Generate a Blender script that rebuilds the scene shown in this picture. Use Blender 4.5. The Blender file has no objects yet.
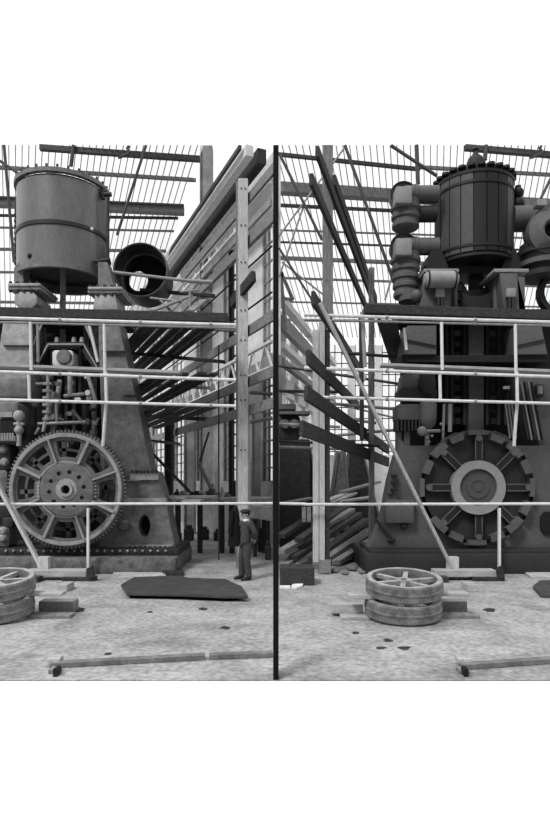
import bpy, bmesh, math, random
from mathutils import Vector, Matrix
random.seed(7)
F = 600.0          # focal length in pixels of the 550 px wide frame
EYE = 2.5          # eye height in metres
HOR = 480.0        # row of the horizon
SC = bpy.context.scene
COL = SC.collection
PI = math.pi

def at(x, y, D):
    return Vector(((x-275)*D/F, D, EYE-(y-HOR)*D/F))
def floor_at(x, y):
    D = EYE*F/(y-HOR); return Vector(((x-275)*D/F, D, 0))
def WX(x, D): return (x-275)*D/F
def WZ(y, D): return EYE-(y-HOR)*D/F

# ------------------------------------------------------------------ materials
MATS = {}
def mat(name, v, rough=0.7, metal=0.0, var=0.25, scale=6.0, grain=0.0, bump=0.15, stretch=(1,1,1), stain=0.0):
    m = bpy.data.materials.new(name); m.use_nodes = True
    nt = m.node_tree; N = nt.nodes; L = nt.links
    b = N['Principled BSDF']
    b.inputs['Roughness'].default_value = rough
    b.inputs['Metallic'].default_value = metal
    tc = N.new('ShaderNodeTexCoord'); mp = N.new('ShaderNodeMapping')
    mp.inputs['Scale'].default_value = stretch
    L.new(tc.outputs['Object'], mp.inputs['Vector'])
    n = N.new('ShaderNodeTexNoise'); n.inputs['Scale'].default_value = scale
    n.inputs['Detail'].default_value = 8; n.inputs['Roughness'].default_value = 0.65
    L.new(mp.outputs[0], n.inputs['Vector'])
    r = N.new('ShaderNodeMapRange')
    r.inputs['From Min'].default_value = 0.3; r.inputs['From Max'].default_value = 0.7
    r.inputs['To Min'].default_value = v*(1-var); r.inputs['To Max'].default_value = v*(1+var)
    L.new(n.outputs['Fac'], r.inputs['Value'])
    out = r.outputs[0]
    if grain:
        g = N.new('ShaderNodeTexNoise'); g.inputs['Scale'].default_value = scale*9; g.inputs['Detail'].default_value = 3
        L.new(mp.outputs[0], g.inputs['Vector'])
        gr = N.new('ShaderNodeMapRange'); gr.inputs['From Min'].default_value = .3; gr.inputs['From Max'].default_value = .7
        gr.inputs['To Min'].default_value = 1-grain; gr.inputs['To Max'].default_value = 1+grain
        L.new(g.outputs['Fac'], gr.inputs['Value'])
        mu = N.new('ShaderNodeMath'); mu.operation = 'MULTIPLY'
        L.new(out, mu.inputs[0]); L.new(gr.outputs[0], mu.inputs[1]); out = mu.outputs[0]
    if stain:
        g = N.new('ShaderNodeTexNoise'); g.inputs['Scale'].default_value = scale*.35; g.inputs['Detail'].default_value = 6
        g.inputs['Distortion'].default_value = 1.2
        L.new(mp.outputs[0], g.inputs['Vector'])
        gr = N.new('ShaderNodeMapRange'); gr.inputs['From Min'].default_value = .52; gr.inputs['From Max'].default_value = .66
        gr.inputs['To Min'].default_value = 1; gr.inputs['To Max'].default_value = 1-stain
        L.new(g.outputs['Fac'], gr.inputs['Value'])
        mu = N.new('ShaderNodeMath'); mu.operation = 'MULTIPLY'
        L.new(out, mu.inputs[0]); L.new(gr.outputs[0], mu.inputs[1]); out = mu.outputs[0]
    cc = N.new('ShaderNodeCombineColor')
    for i in range(3): L.new(out, cc.inputs[i])
    L.new(cc.outputs[0], b.inputs['Base Color'])
    if bump:
        bp = N.new('ShaderNodeBump'); bp.inputs['Strength'].default_value = bump; bp.inputs['Distance'].default_value = .03
        L.new(n.outputs['Fac'], bp.inputs['Height']); L.new(bp.outputs[0], b.inputs['Normal'])
    MATS[name] = m
    return m
def glass(name, trans, diff, f):
    m = bpy.data.materials.new(name); m.use_nodes = True
    nt = m.node_tree; N = nt.nodes; L = nt.links; N.remove(N['Principled BSDF'])
    t = N.new('ShaderNodeBsdfTransparent'); t.inputs[0].default_value = (trans,)*3+(1,)
    d = N.new('ShaderNodeBsdfTranslucent')
    no = N.new('ShaderNodeTexNoise'); no.inputs['Scale'].default_value = .8; no.inputs['Detail'].default_value = 6
    tc = N.new('ShaderNodeTexCoord'); L.new(tc.outputs['Object'], no.inputs['Vector'])
    r = N.new('ShaderNodeMapRange'); r.inputs['From Min'].default_value=.35; r.inputs['From Max'].default_value=.65
    r.inputs['To Min'].default_value = diff*.8; r.inputs['To Max'].default_value = diff
    L.new(no.outputs['Fac'], r.inputs['Value']); L.new(r.outputs[0], d.inputs[0])
    mx = N.new('ShaderNodeMixShader'); mx.inputs[0].default_value = f
    L.new(t.outputs[0], mx.inputs[1]); L.new(d.outputs[0], mx.inputs[2])
    L.new(mx.outputs[0], N['Material Output'].inputs[0]); MATS[name] = m

mat('concrete', .36, .92, 0, .25, 1.3, .28, .8, stain=.30)
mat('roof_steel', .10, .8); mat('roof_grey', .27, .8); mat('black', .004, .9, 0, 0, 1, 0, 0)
mat('bar_grey', .55, .8); mat('pale_wall', .70, .9, 0, .12, 2, .06); mat('grey_wall', .30, .9, 0, .3, 2, .1)
mat('dark_wall', .05, .9, 0, .4, 2)
mat('timber_pale', .52, .8, 0, .22, 3, .2, .2, (6,6,1)); mat('timber_pale_long', .42, .8, 0, .25, 3, .2, .2, (1,4,6))
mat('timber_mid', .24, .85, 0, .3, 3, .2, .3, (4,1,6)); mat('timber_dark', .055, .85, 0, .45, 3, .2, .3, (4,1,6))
mat('post_dark', .22, .85, 0, .5, 3, .25, .3, (7,7,.8))
mat('pole_white', .72, .6, 0, .15, 5, .1); mat('pole_grey', .33, .6, 0, .2, 5, .1)
mat('cyl_steel', .21, .36, .25, .16, 2.2, .10, .03, (1,1,.35)); mat('cyl_band', .06, .4, .4)
mat('iron_light', .38, .6, .1, .28, 5, .15, .15); mat('iron_mid', .20, .6, .1, .35, 5, .2, .2)
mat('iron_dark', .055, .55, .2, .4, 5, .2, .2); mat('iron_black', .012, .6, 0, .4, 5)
mat('gear_face', .18, .55, .2, .3, 6, .2, .15); mat('gear_edge', .38, .5, .2, .2, 8, .1)
mat('bed', .16, .9, 0, .5, 5, .4, .6); mat('render_dark', .040, .7, 0, .15, 8, .12, .03)
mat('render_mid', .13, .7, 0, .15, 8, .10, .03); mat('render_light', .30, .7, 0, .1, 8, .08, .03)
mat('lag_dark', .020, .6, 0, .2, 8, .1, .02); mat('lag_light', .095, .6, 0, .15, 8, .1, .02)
mat('plate_steel', .085, .6, .2, .3, 3, .2, .1); mat('sheet', .45, .9, 0, .3, 3, .2, .4)
mat('drum_side', .20, .7, 0, .5, 5, .3, .3); mat('drum_top', .38, .6, 0, .4, 5, .2, .2)
mat('denim', .075, .9, 0, .35, 14, .2, .3); mat('skin', .45, .6, 0, .06, 8); mat('cloth_dark', .018, .95); mat('cap', .05, .95, 0, .3, 30)
mat('shirt', .8, .9); mat('hair', .02, .9); mat('shoe', .03, .5)
glass('roof_glass', .84, .84, .45); glass('window_glass', .96, .95, .3)

# ------------------------------------------------------------------ mesh helper
class MB:
    def __init__(s): s.v = []; s.f = []
    def add(s, vs, fs):
        o = len(s.v); s.v += [Vector(p) for p in vs]; s.f += [tuple(i+o for i in f) for f in fs]; return s
    def hexa(s, p):   # 8 points: bottom ring 0-3, top ring 4-7
        return s.add(p, [(3,2,1,0),(4,5,6,7),(0,1,5,4),(1,2,6,5),(2,3,7,6),(3,0,4,7)])
    def box(s, x0, x1, y0, y1, z0, z1):
        return s.hexa([(x0,y0,z0),(x1,y0,z0),(x1,y1,z0),(x0,y1,z0),(x0,y0,z1),(x1,y0,z1),(x1,y1,z1),(x0,y1,z1)])
    def pbox(s, x0, y0, x1, y1, D, t, c=0):   # pixel rectangle on the plane at depth D, t metres deep
        X0, X1, Z0, Z1 = WX(x0,D), WX(x1,D), WZ(y1,D), WZ(y0,D)
        if c:
            pts = [(X0+c,Z0),(X1-c,Z0),(X1,Z0+c),(X1,Z1-c),(X1-c,Z1),(X0+c,Z1),(X0,Z1-c),(X0,Z0+c)]
            return s.prism(pts, D, D+t)
        return s.box(X0, X1, D, D+t, Z0, Z1)
    def prism(s, pts, y0, y1):                # convex outline in x,z
        n = len(pts)
        vs = [(p[0],y0,p[1]) for p in pts]+[(p[0],y1,p[1]) for p in pts]
        fs = [tuple(range(n)), tuple(range(2*n-1,n-1,-1))]+[((i+1)%n, i, i+n, (i+1)%n+n) for i in range(n)]
        return s.add(vs, fs)
    def pprism(s, pts, D, t): return s.prism([(WX(a,D),WZ(b,D)) for a,b in pts], D, D+t)
    def bar(s, a, b, w, h, up=(0,0,1)):
        a = Vector(a); b = Vector(b); d = (b-a).normalized(); up = Vector(up)
        if abs(d.dot(up)) > .98: up = Vector((0,1,0))
        r = d.cross(up).normalized(); u = r.cross(d).normalized()
        r *= w/2; u *= h/2
        return s.hexa([a-r-u, a+r-u, b+r-u, b-r-u, a-r+u, a+r+u, b+r+u, b-r+u])
    def tube(s, a, b, r, r2=None, n=12, cap=True):
        a = Vector(a); b = Vector(b); r2 = r if r2 is None else r2
        d = (b-a).normalized(); up = Vector((0,0,1)) if abs(d.z) < .95 else Vector((0,1,0))
        e = d.cross(up).normalized(); g = e.cross(d)
        vs = []
        for c, q in ((a,r),(b,r2)):
            for i in range(n):
                t = 2*PI*i/n; vs.append(c+e*math.cos(t)*q+g*math.sin(t)*q)
        fs = [(i,(i+1)%n,(i+1)%n+n,i+n) for i in range(n)]
        if cap: fs += [tuple(range(n-1,-1,-1)), tuple(range(n,2*n))]
        return s.add(vs, fs)
    def path(s, pts, r, n=8):
        for a, b in zip(pts, pts[1:]): s.tube(a, b, r, n=n)
        for p in pts[1:-1]: s.ball(p, r, 6, n)
        return s
    def lathe(s, c, prof, axis='Z', n=48, closed=False):
        c = Vector(c); vs = []; m = len(prof)
        for i in range(n):
            t = 2*PI*i/n; co, si = math.cos(t), math.sin(t)
            for r, z in prof:
                if axis == 'Z': vs.append(c+Vector((r*co, r*si, z)))
                elif axis == 'Y': vs.append(c+Vector((r*co, z, r*si)))
                else: vs.append(c+Vector((z, r*co, r*si)))
        fs = []
        for i in range(n):
            j = (i+1)%n
            for k in range(m if closed else m-1):
                l = (k+1)%m
                fs.append((i*m+k, j*m+k, j*m+l, i*m+l))
        return s.add(vs, fs)
    def ball(s, c, r, k=8, n=14, sx=1, sy=1, sz=1):
        c = Vector(c); vs = []; fs = []
        for a in range(k+1):
            th = PI*a/k
            for i in range(n):
                t = 2*PI*i/n
                vs.append(c+Vector((r*sx*math.sin(th)*math.cos(t), r*sy*math.sin(th)*math.sin(t), r*sz*math.cos(th))))
        for a in range(k):
            for i in range(n):
                fs.append((a*n+i, (a+1)*n+i, (a+1)*n+(i+1)%n, a*n+(i+1)%n))
        return s.add(vs, fs)
    def split(s, name, m, parent):
        p = list(range(len(s.v)))
        def fd(i):
            while p[i] != i: p[i] = p[p[i]]; i = p[i]
            return i
        for f in s.f:
            for j in f[1:]: p[fd(j)] = fd(f[0])
        gr = {}
        for f in s.f: gr.setdefault(fd(f[0]), []).append(f)
        o = None
        for fs in gr.values():
            ids = sorted({i for f in fs for i in f}); mp = {a: k for k, a in enumerate(ids)}
            q = MB(); q.v = [s.v[i] for i in ids]; q.f = [tuple(mp[i] for i in f) for f in fs]
            o = q.build(name, m, parent)
        return o
    def build(s, name, m, parent=None, label=None, cat=None, group=None, kind=None, smooth=True, bevel=0, sep=False):
        if sep: return s.split(name, m, parent)
        if parent is not None:
            p = parent
            while p.parent: p = p.parent
            off = p.location.copy()
        else:
            xs = [v.x for v in s.v]; ys = [v.y for v in s.v]; zs = [v.z for v in s.v]
            off = Vector(((min(xs)+max(xs))/2, (min(ys)+max(ys))/2, min(zs)))
        me = bpy.data.meshes.new(name)
        me.from_pydata([tuple(v-off) for v in s.v], [], s.f)
        bm = bmesh.new(); bm.from_mesh(me); bmesh.ops.remove_doubles(bm, verts=bm.verts, dist=1e-5)
        bmesh.ops.recalc_face_normals(bm, faces=bm.faces)
        if bevel: bmesh.ops.bevel(bm, geom=[e for e in bm.edges if e.is_manifold and e.calc_face_angle(0) > .5], offset=bevel, segments=2, affect='EDGES', profile=.5, clamp_overlap=True)
        bm.to_mesh(me); bm.free()
        if smooth:
            for q in me.polygons: q.use_smooth = True
            me.set_sharp_from_angle(angle=math.radians(35))
        me.materials.append(MATS[m])
        o = bpy.data.objects.new(name, me); COL.objects.link(o)
        if parent is not None: o.parent = parent
        else: o.location = off
        tag(o, label, cat, group, kind)
        return o
def tag(o, label=None, cat=None, group=None, kind=None):
    if label: o['label'] = label
    if cat: o['category'] = cat
    if group: o['group'] = group
    if kind: o['kind'] = kind
    return o
def thing(name, label, cat, loc, group=None, kind=None):
    o = bpy.data.objects.new(name, None); COL.objects.link(o); o.location = loc; o.empty_display_size = .3
    return tag(o, label, cat, group, kind)
def copy_tree(o, parent=None):
    c = o.copy(); COL.objects.link(c); c.parent = parent
    for ch in list(o.children): copy_tree(ch, c)
    return c
def plate(name, loops, D, t, m, parent=None, bevel=0.0, **kw):
    """flat plate facing the camera with holes; loops are pixel outlines on the plane at depth D"""
    cu = bpy.data.curves.new(name, 'CURVE'); cu.dimensions = '2D'; cu.fill_mode = 'BOTH'
    for lp in loops:
        sp = cu.splines.new('POLY'); sp.points.add(len(lp)-1); sp.use_cyclic_u = True
        for i, (a, b) in enumerate(lp): sp.points[i].co = (WX(a,D), WZ(b,D), 0, 1)
    cu.extrude = t/2; cu.bevel_depth = bevel
    ob = bpy.data.objects.new(name, cu); COL.objects.link(ob)
    dg = bpy.context.evaluated_depsgraph_get(); dg.update()
    me = bpy.data.meshes.new_from_object(ob.evaluated_get(dg))
    mb = MB()
    mb.v = [Vector((v.co.x, D+t/2-v.co.z, v.co.y)) for v in me.vertices]
    mb.f = [tuple(p.vertices) for p in me.polygons]
    bpy.data.objects.remove(ob); bpy.data.curves.remove(cu); bpy.data.meshes.remove(me)
    return mb.build(name, m, parent, **kw)
def circ(cx, cy, r, n=48, ry=None):
    ry = ry or r
    return [(cx+r*math.cos(2*PI*i/n), cy-ry*math.sin(2*PI*i/n)) for i in range(n)]
def sector(cx, cy, r0, r1, a0, a1, rnd=3.0):
    """rounded sector window"""
    P = []
    for k in range(9): a = a0+(a1-a0)*k/8; P.append((r1, a))
    for k in range(5): a = a1+(a0-a1)*k/4; P.append((r0, a))
    pts = [(cx+r*math.cos(a), cy-r*math.sin(a)) for r, a in P]
    out = []; n = len(pts)     # one chaikin pass rounds the corners
    for i in range(n):
        p = pts[i]; q = pts[(i+1)%n]
        out += [(p[0]*.75+q[0]*.25, p[1]*.75+q[1]*.25), (p[0]*.25+q[0]*.75, p[1]*.25+q[1]*.75)]
    return out

# ------------------------------------------------------------------ camera, world, light
cam = bpy.data.cameras.new('camera'); co = bpy.data.objects.new('camera', cam); COL.objects.link(co)
cam.sensor_fit = 'HORIZONTAL'; cam.sensor_width = 36; cam.lens = 36*F/550; cam.shift_y = (HOR-412.5)/550
co.location = (0, 0, EYE); co.rotation_euler = (PI/2, 0, 0); cam.clip_end = 400
SC.camera = co
w = bpy.data.worlds.new('overcast'); SC.world = w; w.use_nodes = True
w.node_tree.nodes['Background'].inputs[0].default_value = (1, 1, 1, 1); w.node_tree.nodes['Background'].inputs[1].default_value = 1.0
SC.view_settings.view_transform = 'Standard'
try: SC.view_settings.look = 'Medium High Contrast'
except Exception as e: print('LOOK', e)
N_ = w.node_tree.nodes; L_ = w.node_tree.links
tc_ = N_.new('ShaderNodeTexCoord'); sx_ = N_.new('ShaderNodeSeparateXYZ'); L_.new(tc_.outputs['Generated'], sx_.inputs[0])
m1_ = N_.new('ShaderNodeMapRange'); m1_.inputs[1].default_value = -.4; m1_.inputs[2].default_value = .1; m1_.inputs[3].default_value = .3; m1_.inputs[4].default_value = 1
m2_ = N_.new('ShaderNodeMapRange'); m2_.inputs[1].default_value = .25; m2_.inputs[2].default_value = .8; m2_.inputs[3].default_value = .3; m2_.inputs[4].default_value = 1
L_.new(sx_.outputs['Y'], m1_.inputs[0]); L_.new(sx_.outputs['Z'], m2_.inputs[0])
mx_ = N_.new('ShaderNodeMath'); mx_.operation = 'MAXIMUM'; L_.new(m1_.outputs[0], mx_.inputs[0]); L_.new(m2_.outputs[0], mx_.inputs[1])
L_.new(mx_.outputs[0], N_['Background'].inputs[1])
def sun(name, rot, e, ang):
    l = bpy.data.lights.new(name, 'SUN'); l.energy = e; l.angle = math.radians(ang)
    o = bpy.data.objects.new(name, l); COL.objects.link(o); o.rotation_euler = [math.radians(a) for a in rot]
sun('skylight_sun', (42, 0, -38), 1.7, 14)

# ------------------------------------------------------------------ bays: local frame (u across, D depth), each bay runs towards its own end
class Bay:
    def __init__(s, vp): s.vp = vp; s.k = (vp-275)/F
    def P(s, u, D, z): return Vector((u+s.k*D, D, z))
    def u(s, x, D): return (x-s.vp)*D/F
    def wall(s, mb, u0, u1, D0, D1, z0, z1, z1b=None):
        z1b = z1 if z1b is None else z1b
        mb.hexa([s.P(u0,D0,z0), s.P(u1,D0,z0), s.P(u1,D1,z0), s.P(u0,D1,z0), s.P(u0,D0,z1), s.P(u1,D0,z1), s.P(u1,D1,z1b), s.P(u0,D1,z1b)])
    def beam(s, mb, x, y, D, D2, w, h):
        """beam running along the bay through pixel x,y at depth D, cut where it leaves the cutaway"""
        u = s.u(x, D); hh = (HOR-y)*D/F
        D1 = max(D, (hh+h/2)*F/335)
        mb.bar(s.P(u, D1, EYE+hh), s.P(u, D2, EYE+hh), w, h)
L = Bay(15); R = Bay(430)
TOP = lambda D: EYE+335*D/F        # height of the cutaway at depth D

# ---- floor, divider
fl = MB(); fl.box(-34, 34, 7.5, 62, -.015, 0); fl.build('floor', 'concrete', kind='structure')
dv = MB(); dv.box(WX(273.2,7.5), WX(278.6,7.5), 7.5, 7.8, 0, TOP(7.5)); dv.build('trim_1', 'black', kind='structure')

# ---- saw-tooth roof glazing
def rD(y): return 23.72/((HOR-y)/F+.43)
def rZ(D): return EYE+13.4-.43*(D-24)
def roof(bay, xa, xb, side, name, lines):
    D0, D1 = rD(145), rD(338)
    g = MB()
    if side < 0: q = [(WX(xa,D0),D0),(7.55+bay.k*D0,D0),(7.55+bay.k*D1,D1),(WX(xa,D1),D1)]
    else: q = [(.02,D0),(WX(xb,D0),D0),(WX(xb,D1),D1),(.02,D1)]
    g.add([(a,b,rZ(b)+.05) for a,b in q], [(0,1,2,3)])
    c = g.build(name, 'roof_glass', kind='structure', smooth=False)
    br = MB(); u = -34
    while u < 34:
        Ds, De = D0, D1
        X0 = u+bay.k*D0; X1 = u+bay.k*D1
        xl, xr = (WX(xa,D1), -.04) if side < 0 else (.04, WX(xb,D1))
        if side < 0 and u > 7.55: break
        pts = []
        for i in range(41):
            D = D0+(D1-D0)*i/40; X = u+bay.k*D
            if xl <= X <= xr: pts.append(D)
        if len(pts) > 1: br.bar(bay.P(u,pts[0],rZ(pts[0])), bay.P(u,pts[-1],rZ(pts[-1])), .035, .04)
        u += .27
    br.build('glazing_bars', 'bar_grey', c, smooth=False)
    for (x0, y0, x1, y1, wd, dp, m) in lines:
        Da, Db = rD(y0), rD(y1)
        b = MB(); b.bar((WX(x0,Da),Da,rZ(Da)-dp), (WX(x1,Db),Db,rZ(Db)-dp), wd, wd); b.build('purlin', m, c, smooth=False)
    return c
roof(L, -30, 273, -1, 'ceiling', [(40,146.5,200,158,.20,.05,'roof_steel'),(-20,165,196,179,.13,.05,'roof_grey'),
     (-20,199,184,208,.38,.1,'roof_grey'),(-20,194.5,184,203,.08,.1,'roof_steel'),(-20,213,178,216,.10,.1,'roof_steel'),(-20,225,174,229,.08,.1,'roof_grey'),(-20,247,166,249,.12,.1,'roof_grey'),(-20,270,158,272,.1,.1,'roof_grey'),(-20,300,150,302,.12,.1,'roof_grey')])
roof(R, 279, 590, 1, 'ceiling', [(279,152,420,167,.13,.1,'roof_steel'),(465,146.5,590,157,.20,.05,'roof_steel'),(420,166,590,176,.12,.05,'roof_grey'),
     (279,186,590,206,.42,.1,'roof_grey'),(279,183,590,203,.08,.1,'roof_steel'),(279,203,590,218,.12,.1,'roof_steel'),(279,228,590,238,.07,.1,'roof_grey'),(279,240,590,250,.08,.1,'roof_steel'),
     (279,256,590,268,.16,.1,'roof_grey'),(279,276,590,286,.10,.1,'roof_grey'),(279,300,590,306,.08,.1,'roof_grey'),(279,318,590,322,.14,.1,'roof_grey')])
# sloping roof rods
def tubeobj(name, a, b, r, m, label=None, cat=None, group=None, kind=None):
    t = MB(); t.tube(a, b, r, n=8); return t.build(name, m, None, label, cat, group, kind)
tubeobj('tie_rod', at(4,145.5,23), at(14,262,23), .06, 'roof_steel', 'near vertical dark roof tie rod at the far left, beside the tall steel cylinder', 'rod')
tubeobj('tie_rod', at(0,161,21), at(31,182,21), .05, 'roof_steel', 'short dark rod slanting down to the top left edge of the round steel cylinder', 'rod')
tubeobj('tie_rod', at(73.5,145.5,24), at(71,166,24), .08, 'roof_steel', 'short dark rod hanging above the rim of the left cylinder', 'rod')
tubeobj('tie_rod', at(146,145.5,23), at(117,235,23), .055, 'roof_steel', 'dark slanting roof rod right of the left cylinder, above the open pipe', 'rod')
tubeobj('tie_rod', at(345,145.5,20), at(401,302,20), .055, 'roof_steel', 'long dark slanting rod crossing the roof left of the stacked pipes', 'rod')
tubeobj('tie_rod', at(279,153,21), at(322,240,21), .05, 'roof_steel', 'dark rod slanting behind the tall timber post under the right roof', 'rod')
tubeobj('tie_rod', at(279,248,21), at(312,300,21), .04, 'roof_steel', 'thin dark rod low beside the black divider of the right view', 'rod')
tubeobj('tie_rod', at(391,145.5,21), at(437,176,21), .06, 'roof_steel', 'dark rod slanting down to the top of the dark lagged cylinder', 'rod')
tubeobj('tie_rod', at(416.5,145.5,24), at(418,184,24), .085, 'roof_steel', 'short upright dark rod above the left stacked pipes', 'rod')
tubeobj('tie_rod', at(486,145.5,24), at(485,160,24), .085, 'roof_steel', 'short dark rod just right of the domed cap on the dark cylinder', 'rod')
tubeobj('tie_rod', at(551,178,23), at(540,200,23), .055, 'roof_steel', 'dark rod slanting behind the flanged pipe mouth at the right edge', 'rod')
tubeobj('tie_rod', at(279,370+20,24), at(400,399+20,24), .04, 'pole_grey', 'thin pale rod low behind the dark boards of the right scaffold', 'rod')
tubeobj('tie_rod', at(279,342+24,22), at(400,360+24,22), .05, 'roof_steel', 'thin dark rod running behind the dark boards of the right scaffold', 'rod')
# pale light stays in the right roof
for (a, b) in (((279,236),(345,147)), ((279,277),(303,208)), ((282,262),(330,300)), ((385,300),(410,215))):
    tubeobj('roof_stay', at(a[0],a[1],21.6), at(b[0],b[1],21.6), .035, 'pole_grey', 'thin pale stay crossing the glazing of the right roof', 'rod', 'thin pale stays under the right roof')
# hanging hooks
def hook(x, y, lab):
    D = rD(y)-.35; h = MB(); s = D/F
    c = at(x, y, D)
    h.path([c+Vector((dx*s, 0, -dy*s)) for dx, dy in ((3,-4),(1,-2),(4,2),(0,5),(-5,7),(-8,8))], .05)
    h.build('crane_hook', 'roof_steel', None, lab, 'hook')
hook(126, 150, 'small dark curved hook hanging from the roof beam right of the left cylinder')
hook(538.5, 150, 'small dark curved hook under the roof beam at the right, above the flanged pipe')

# ---- far end wall with window strips
fw = MB()
D = 46
for (x0,y0,x1,y1) in ((-30,310,140,345),(-30,455,140,524),(280,455,580,524)):
    fw.pbox(x0,y0,x1,y1,D,.3)
x = -30
while x < 580:
    if x < 130: fw.pbox(x,345.5,x+7,454.5,D+.02,.26)
    elif x > 275: fw.pbox(x,345.5,x+7,454.5,D+.02,.26)
    x += 27
fw.build('wall_back', 'pale_wall', kind='structure', smooth=False)
wn = MB(); wn.pbox(-30,345,140,455,D+.15,.02); wn.pbox(280,340,580,455,D+.15,.02)
wn.build('window_1', 'window_glass', kind='structure', smooth=False)
mu = MB()
x = -30
while x < 580:
    if x < 140 or x > 280: mu.pbox(x,345,x+.9,455,D+.05,.08)
    x += 6.75
for y in range(352,455,11): mu.pbox(-30,y,140,y+.9,D+.05,.08); mu.pbox(280,y,580,y+.9,D+.05,.08)
mu.build('muntins', 'roof_steel', bpy.data.objects['window_1'], smooth=False)

# ---- right hand wall of the left bay, with its windows
U = 9.9
DL = lambda x: U*F/(x-15)
wins = [(262,272.6),(223,241),(196,206),(172,184),(152,164)]
edges = [DL(272.9)]+[DL(v) for p in wins for v in (p[1], p[0])]+[DL(138)]
wl = MB(); up = MB()
for i in range(0, len(edges), 2):
    a, b = edges[i], edges[i+1]
    if b > a+.02:
        L.wall(wl, U, U+.35, a, b, 0, EYE+4.8); 
        L.wall(up, U, U+.3, a, b, EYE+4.8, min(TOP(a), EYE+12.6), min(TOP(b), EYE+12.6))
for i in range(1, len(edges)-1, 2):
    a, b = edges[i], edges[i+1]
    L.wall(wl, U, U+.35, a, b, 0, EYE-.05)
    L.wall(wl, U, U+.35, a, b, EYE+4.2, EYE+4.9)
    L.wall(up, U, U+.3, a, b, min(EYE+10, TOP(a)), min(TOP(a), EYE+12.6), min(TOP(b), EYE+12.6))
wl.build('wall_right', 'grey_wall', kind='structure', smooth=False)
up.build('wall_right_upper', 'pale_wall', bpy.data.objects['wall_right'], smooth=False)
n = 2
for i in range(1, len(edges)-1, 2):
    a, b = edges[i], edges[i+1]
    for (z0, z1, rows) in ((EYE-.05, EYE+4.2, 8), (EYE+4.9, EYE+10, 7)):
        p = MB(); L.wall(p, U+.15, U+.17, a, b, z0, z1)
        wo = p.build('window_%d' % n, 'window_glass', kind='structure', smooth=False); n += 1
        fr = MB(); k = 2 if b-a < 1.3 else 4 if n < 8 else 3
        for j in range(k+1):
            d = a+(b-a)*j/k; L.wall(fr, U+.05, U+.12, d-.035, d+.035, z0, z1)
        for j in range(rows+1):
            z = z0+(z1-z0)*j/rows; L.wall(fr, U+.05, U+.12, a, b, z-.03, z+.03)
        fr.build('window_frame', 'roof_steel' if z0 < 4 else 'roof_grey', wo, smooth=False)

def beamobj(bay, x, y, D, D2, w, h, m, name, label, cat, group=None, kind=None):
    b = MB(); bay.beam(b, x, y, D, D2, w, h); return b.build(name, m, None, label, cat, group, kind, smooth=False)
# long girders along the wall of the left bay
beamobj(L, 241, 146, 22, 44, .12, .16, 'roof_steel', 'crane_rail', 'thin dark crane rail, uppermost line along the left bay wall', 'beam')
beamobj(L, 250, 150, 22, 44, .3, .4, 'pale_wall', 'runway_girder', 'pale girder flange under the uppermost crane rail of the left bay', 'beam')
beamobj(L, 262, 156, 22.5, 44, .35, .55, 'dark_wall', 'runway_girder', 'heavy dark crane girder descending along the left bay wall', 'beam')
beamobj(L, 270, 180, 22, 44, .10, .22, 'pale_wall', 'wall_rail', 'grey beam just below the heavy dark girder of the left bay', 'beam')
beamobj(L, 271, 202, 22, 44, .10, .26, 'grey_wall', 'wall_rail', 'grey wall beam second below the heavy crane girder', 'beam')
beamobj(L, 271, 224, 22, 44, .1, .14, 'grey_wall', 'wall_rail', 'grey wall beam third below the heavy crane girder', 'beam')
beamobj(L, 272, 246, 22, 44, .04, .06, 'black', 'cable', 'thin black cable running along the pale upper wall windows', 'cable')
beamobj(L, 272, 292, 22, 44, .04, .06, 'black', 'cable', 'thin black cable running lower along the wall above the lattice girder', 'cable')
# columns against the wall
def column(x, y0, y1, wd, D, m, lab, name='wall_column'):
    c = MB(); c.pbox(x-wd/2, y0, x+wd/2, y1, D, .25)
    c.pbox(x-wd/2-.9, y0+2, x-wd/2, y1, D-.12, .5); c.pbox(x+wd/2, y0, x+wd/2+.9, y1, D-.12, .5)
    return c.build(name, m, None, lab, 'column', smooth=False)
column(206, 145.3, 545, 11, 30.2, 'grey_wall', 'broad grey riveted steel column rising behind the scaffold beams to the roof')
column(168, 405, 540, 5, 24.5, 'timber_dark', 'dark slim column behind the engine footing, left of the back windows')
column(189, 430, 533, 9, 28, 'grey_wall', 'grey pier between the two leftmost tall back windows')
column(231, 250, 530, 3, 27.0, 'dark_wall', 'dark narrow column left of the pale scaffold post')
column(256, 400, 548, 7, 22.2, 'grey_wall', 'grey pier right of the pale scaffold post beside the window')
# lattice girder
def lattice(x, y0, y1, D, D2, lab):
    u = L.u(x, D); h0 = (HOR-y0)*D/F; h1 = (HOR-y1)*D/F
    t = thing('lattice_girder', lab, 'girder', L.P(u, D, 0))
    for h in (h0, h1):
        b = MB(); b.bar(L.P(u,D,EYE+h), L.P(u,D2,EYE+h), .15, .1); b.build('chord', 'pole_white', t, smooth=False)
    b = MB(); n = int((D2-D)/.55)
    for i in range(n):
        d0 = D+(D2-D)*i/n; d1 = D+(D2-D)*(i+1)/n
        a, c = (h0,h1) if i%2 else (h1,h0)
        b.bar(L.P(u,d0,EYE+a), L.P(u,d1,EYE+c), .06, .07)
    b.build('lacing', 'pole_white', t, smooth=False)
lattice(272, 341, 367, 20.8, 40, 'white zigzag lattice girder passing behind the pale scaffold post')
lattice(245, 193, 222, 24.5, 34, 'upper zigzag lattice bracing between the descending beams near the roof')

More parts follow.
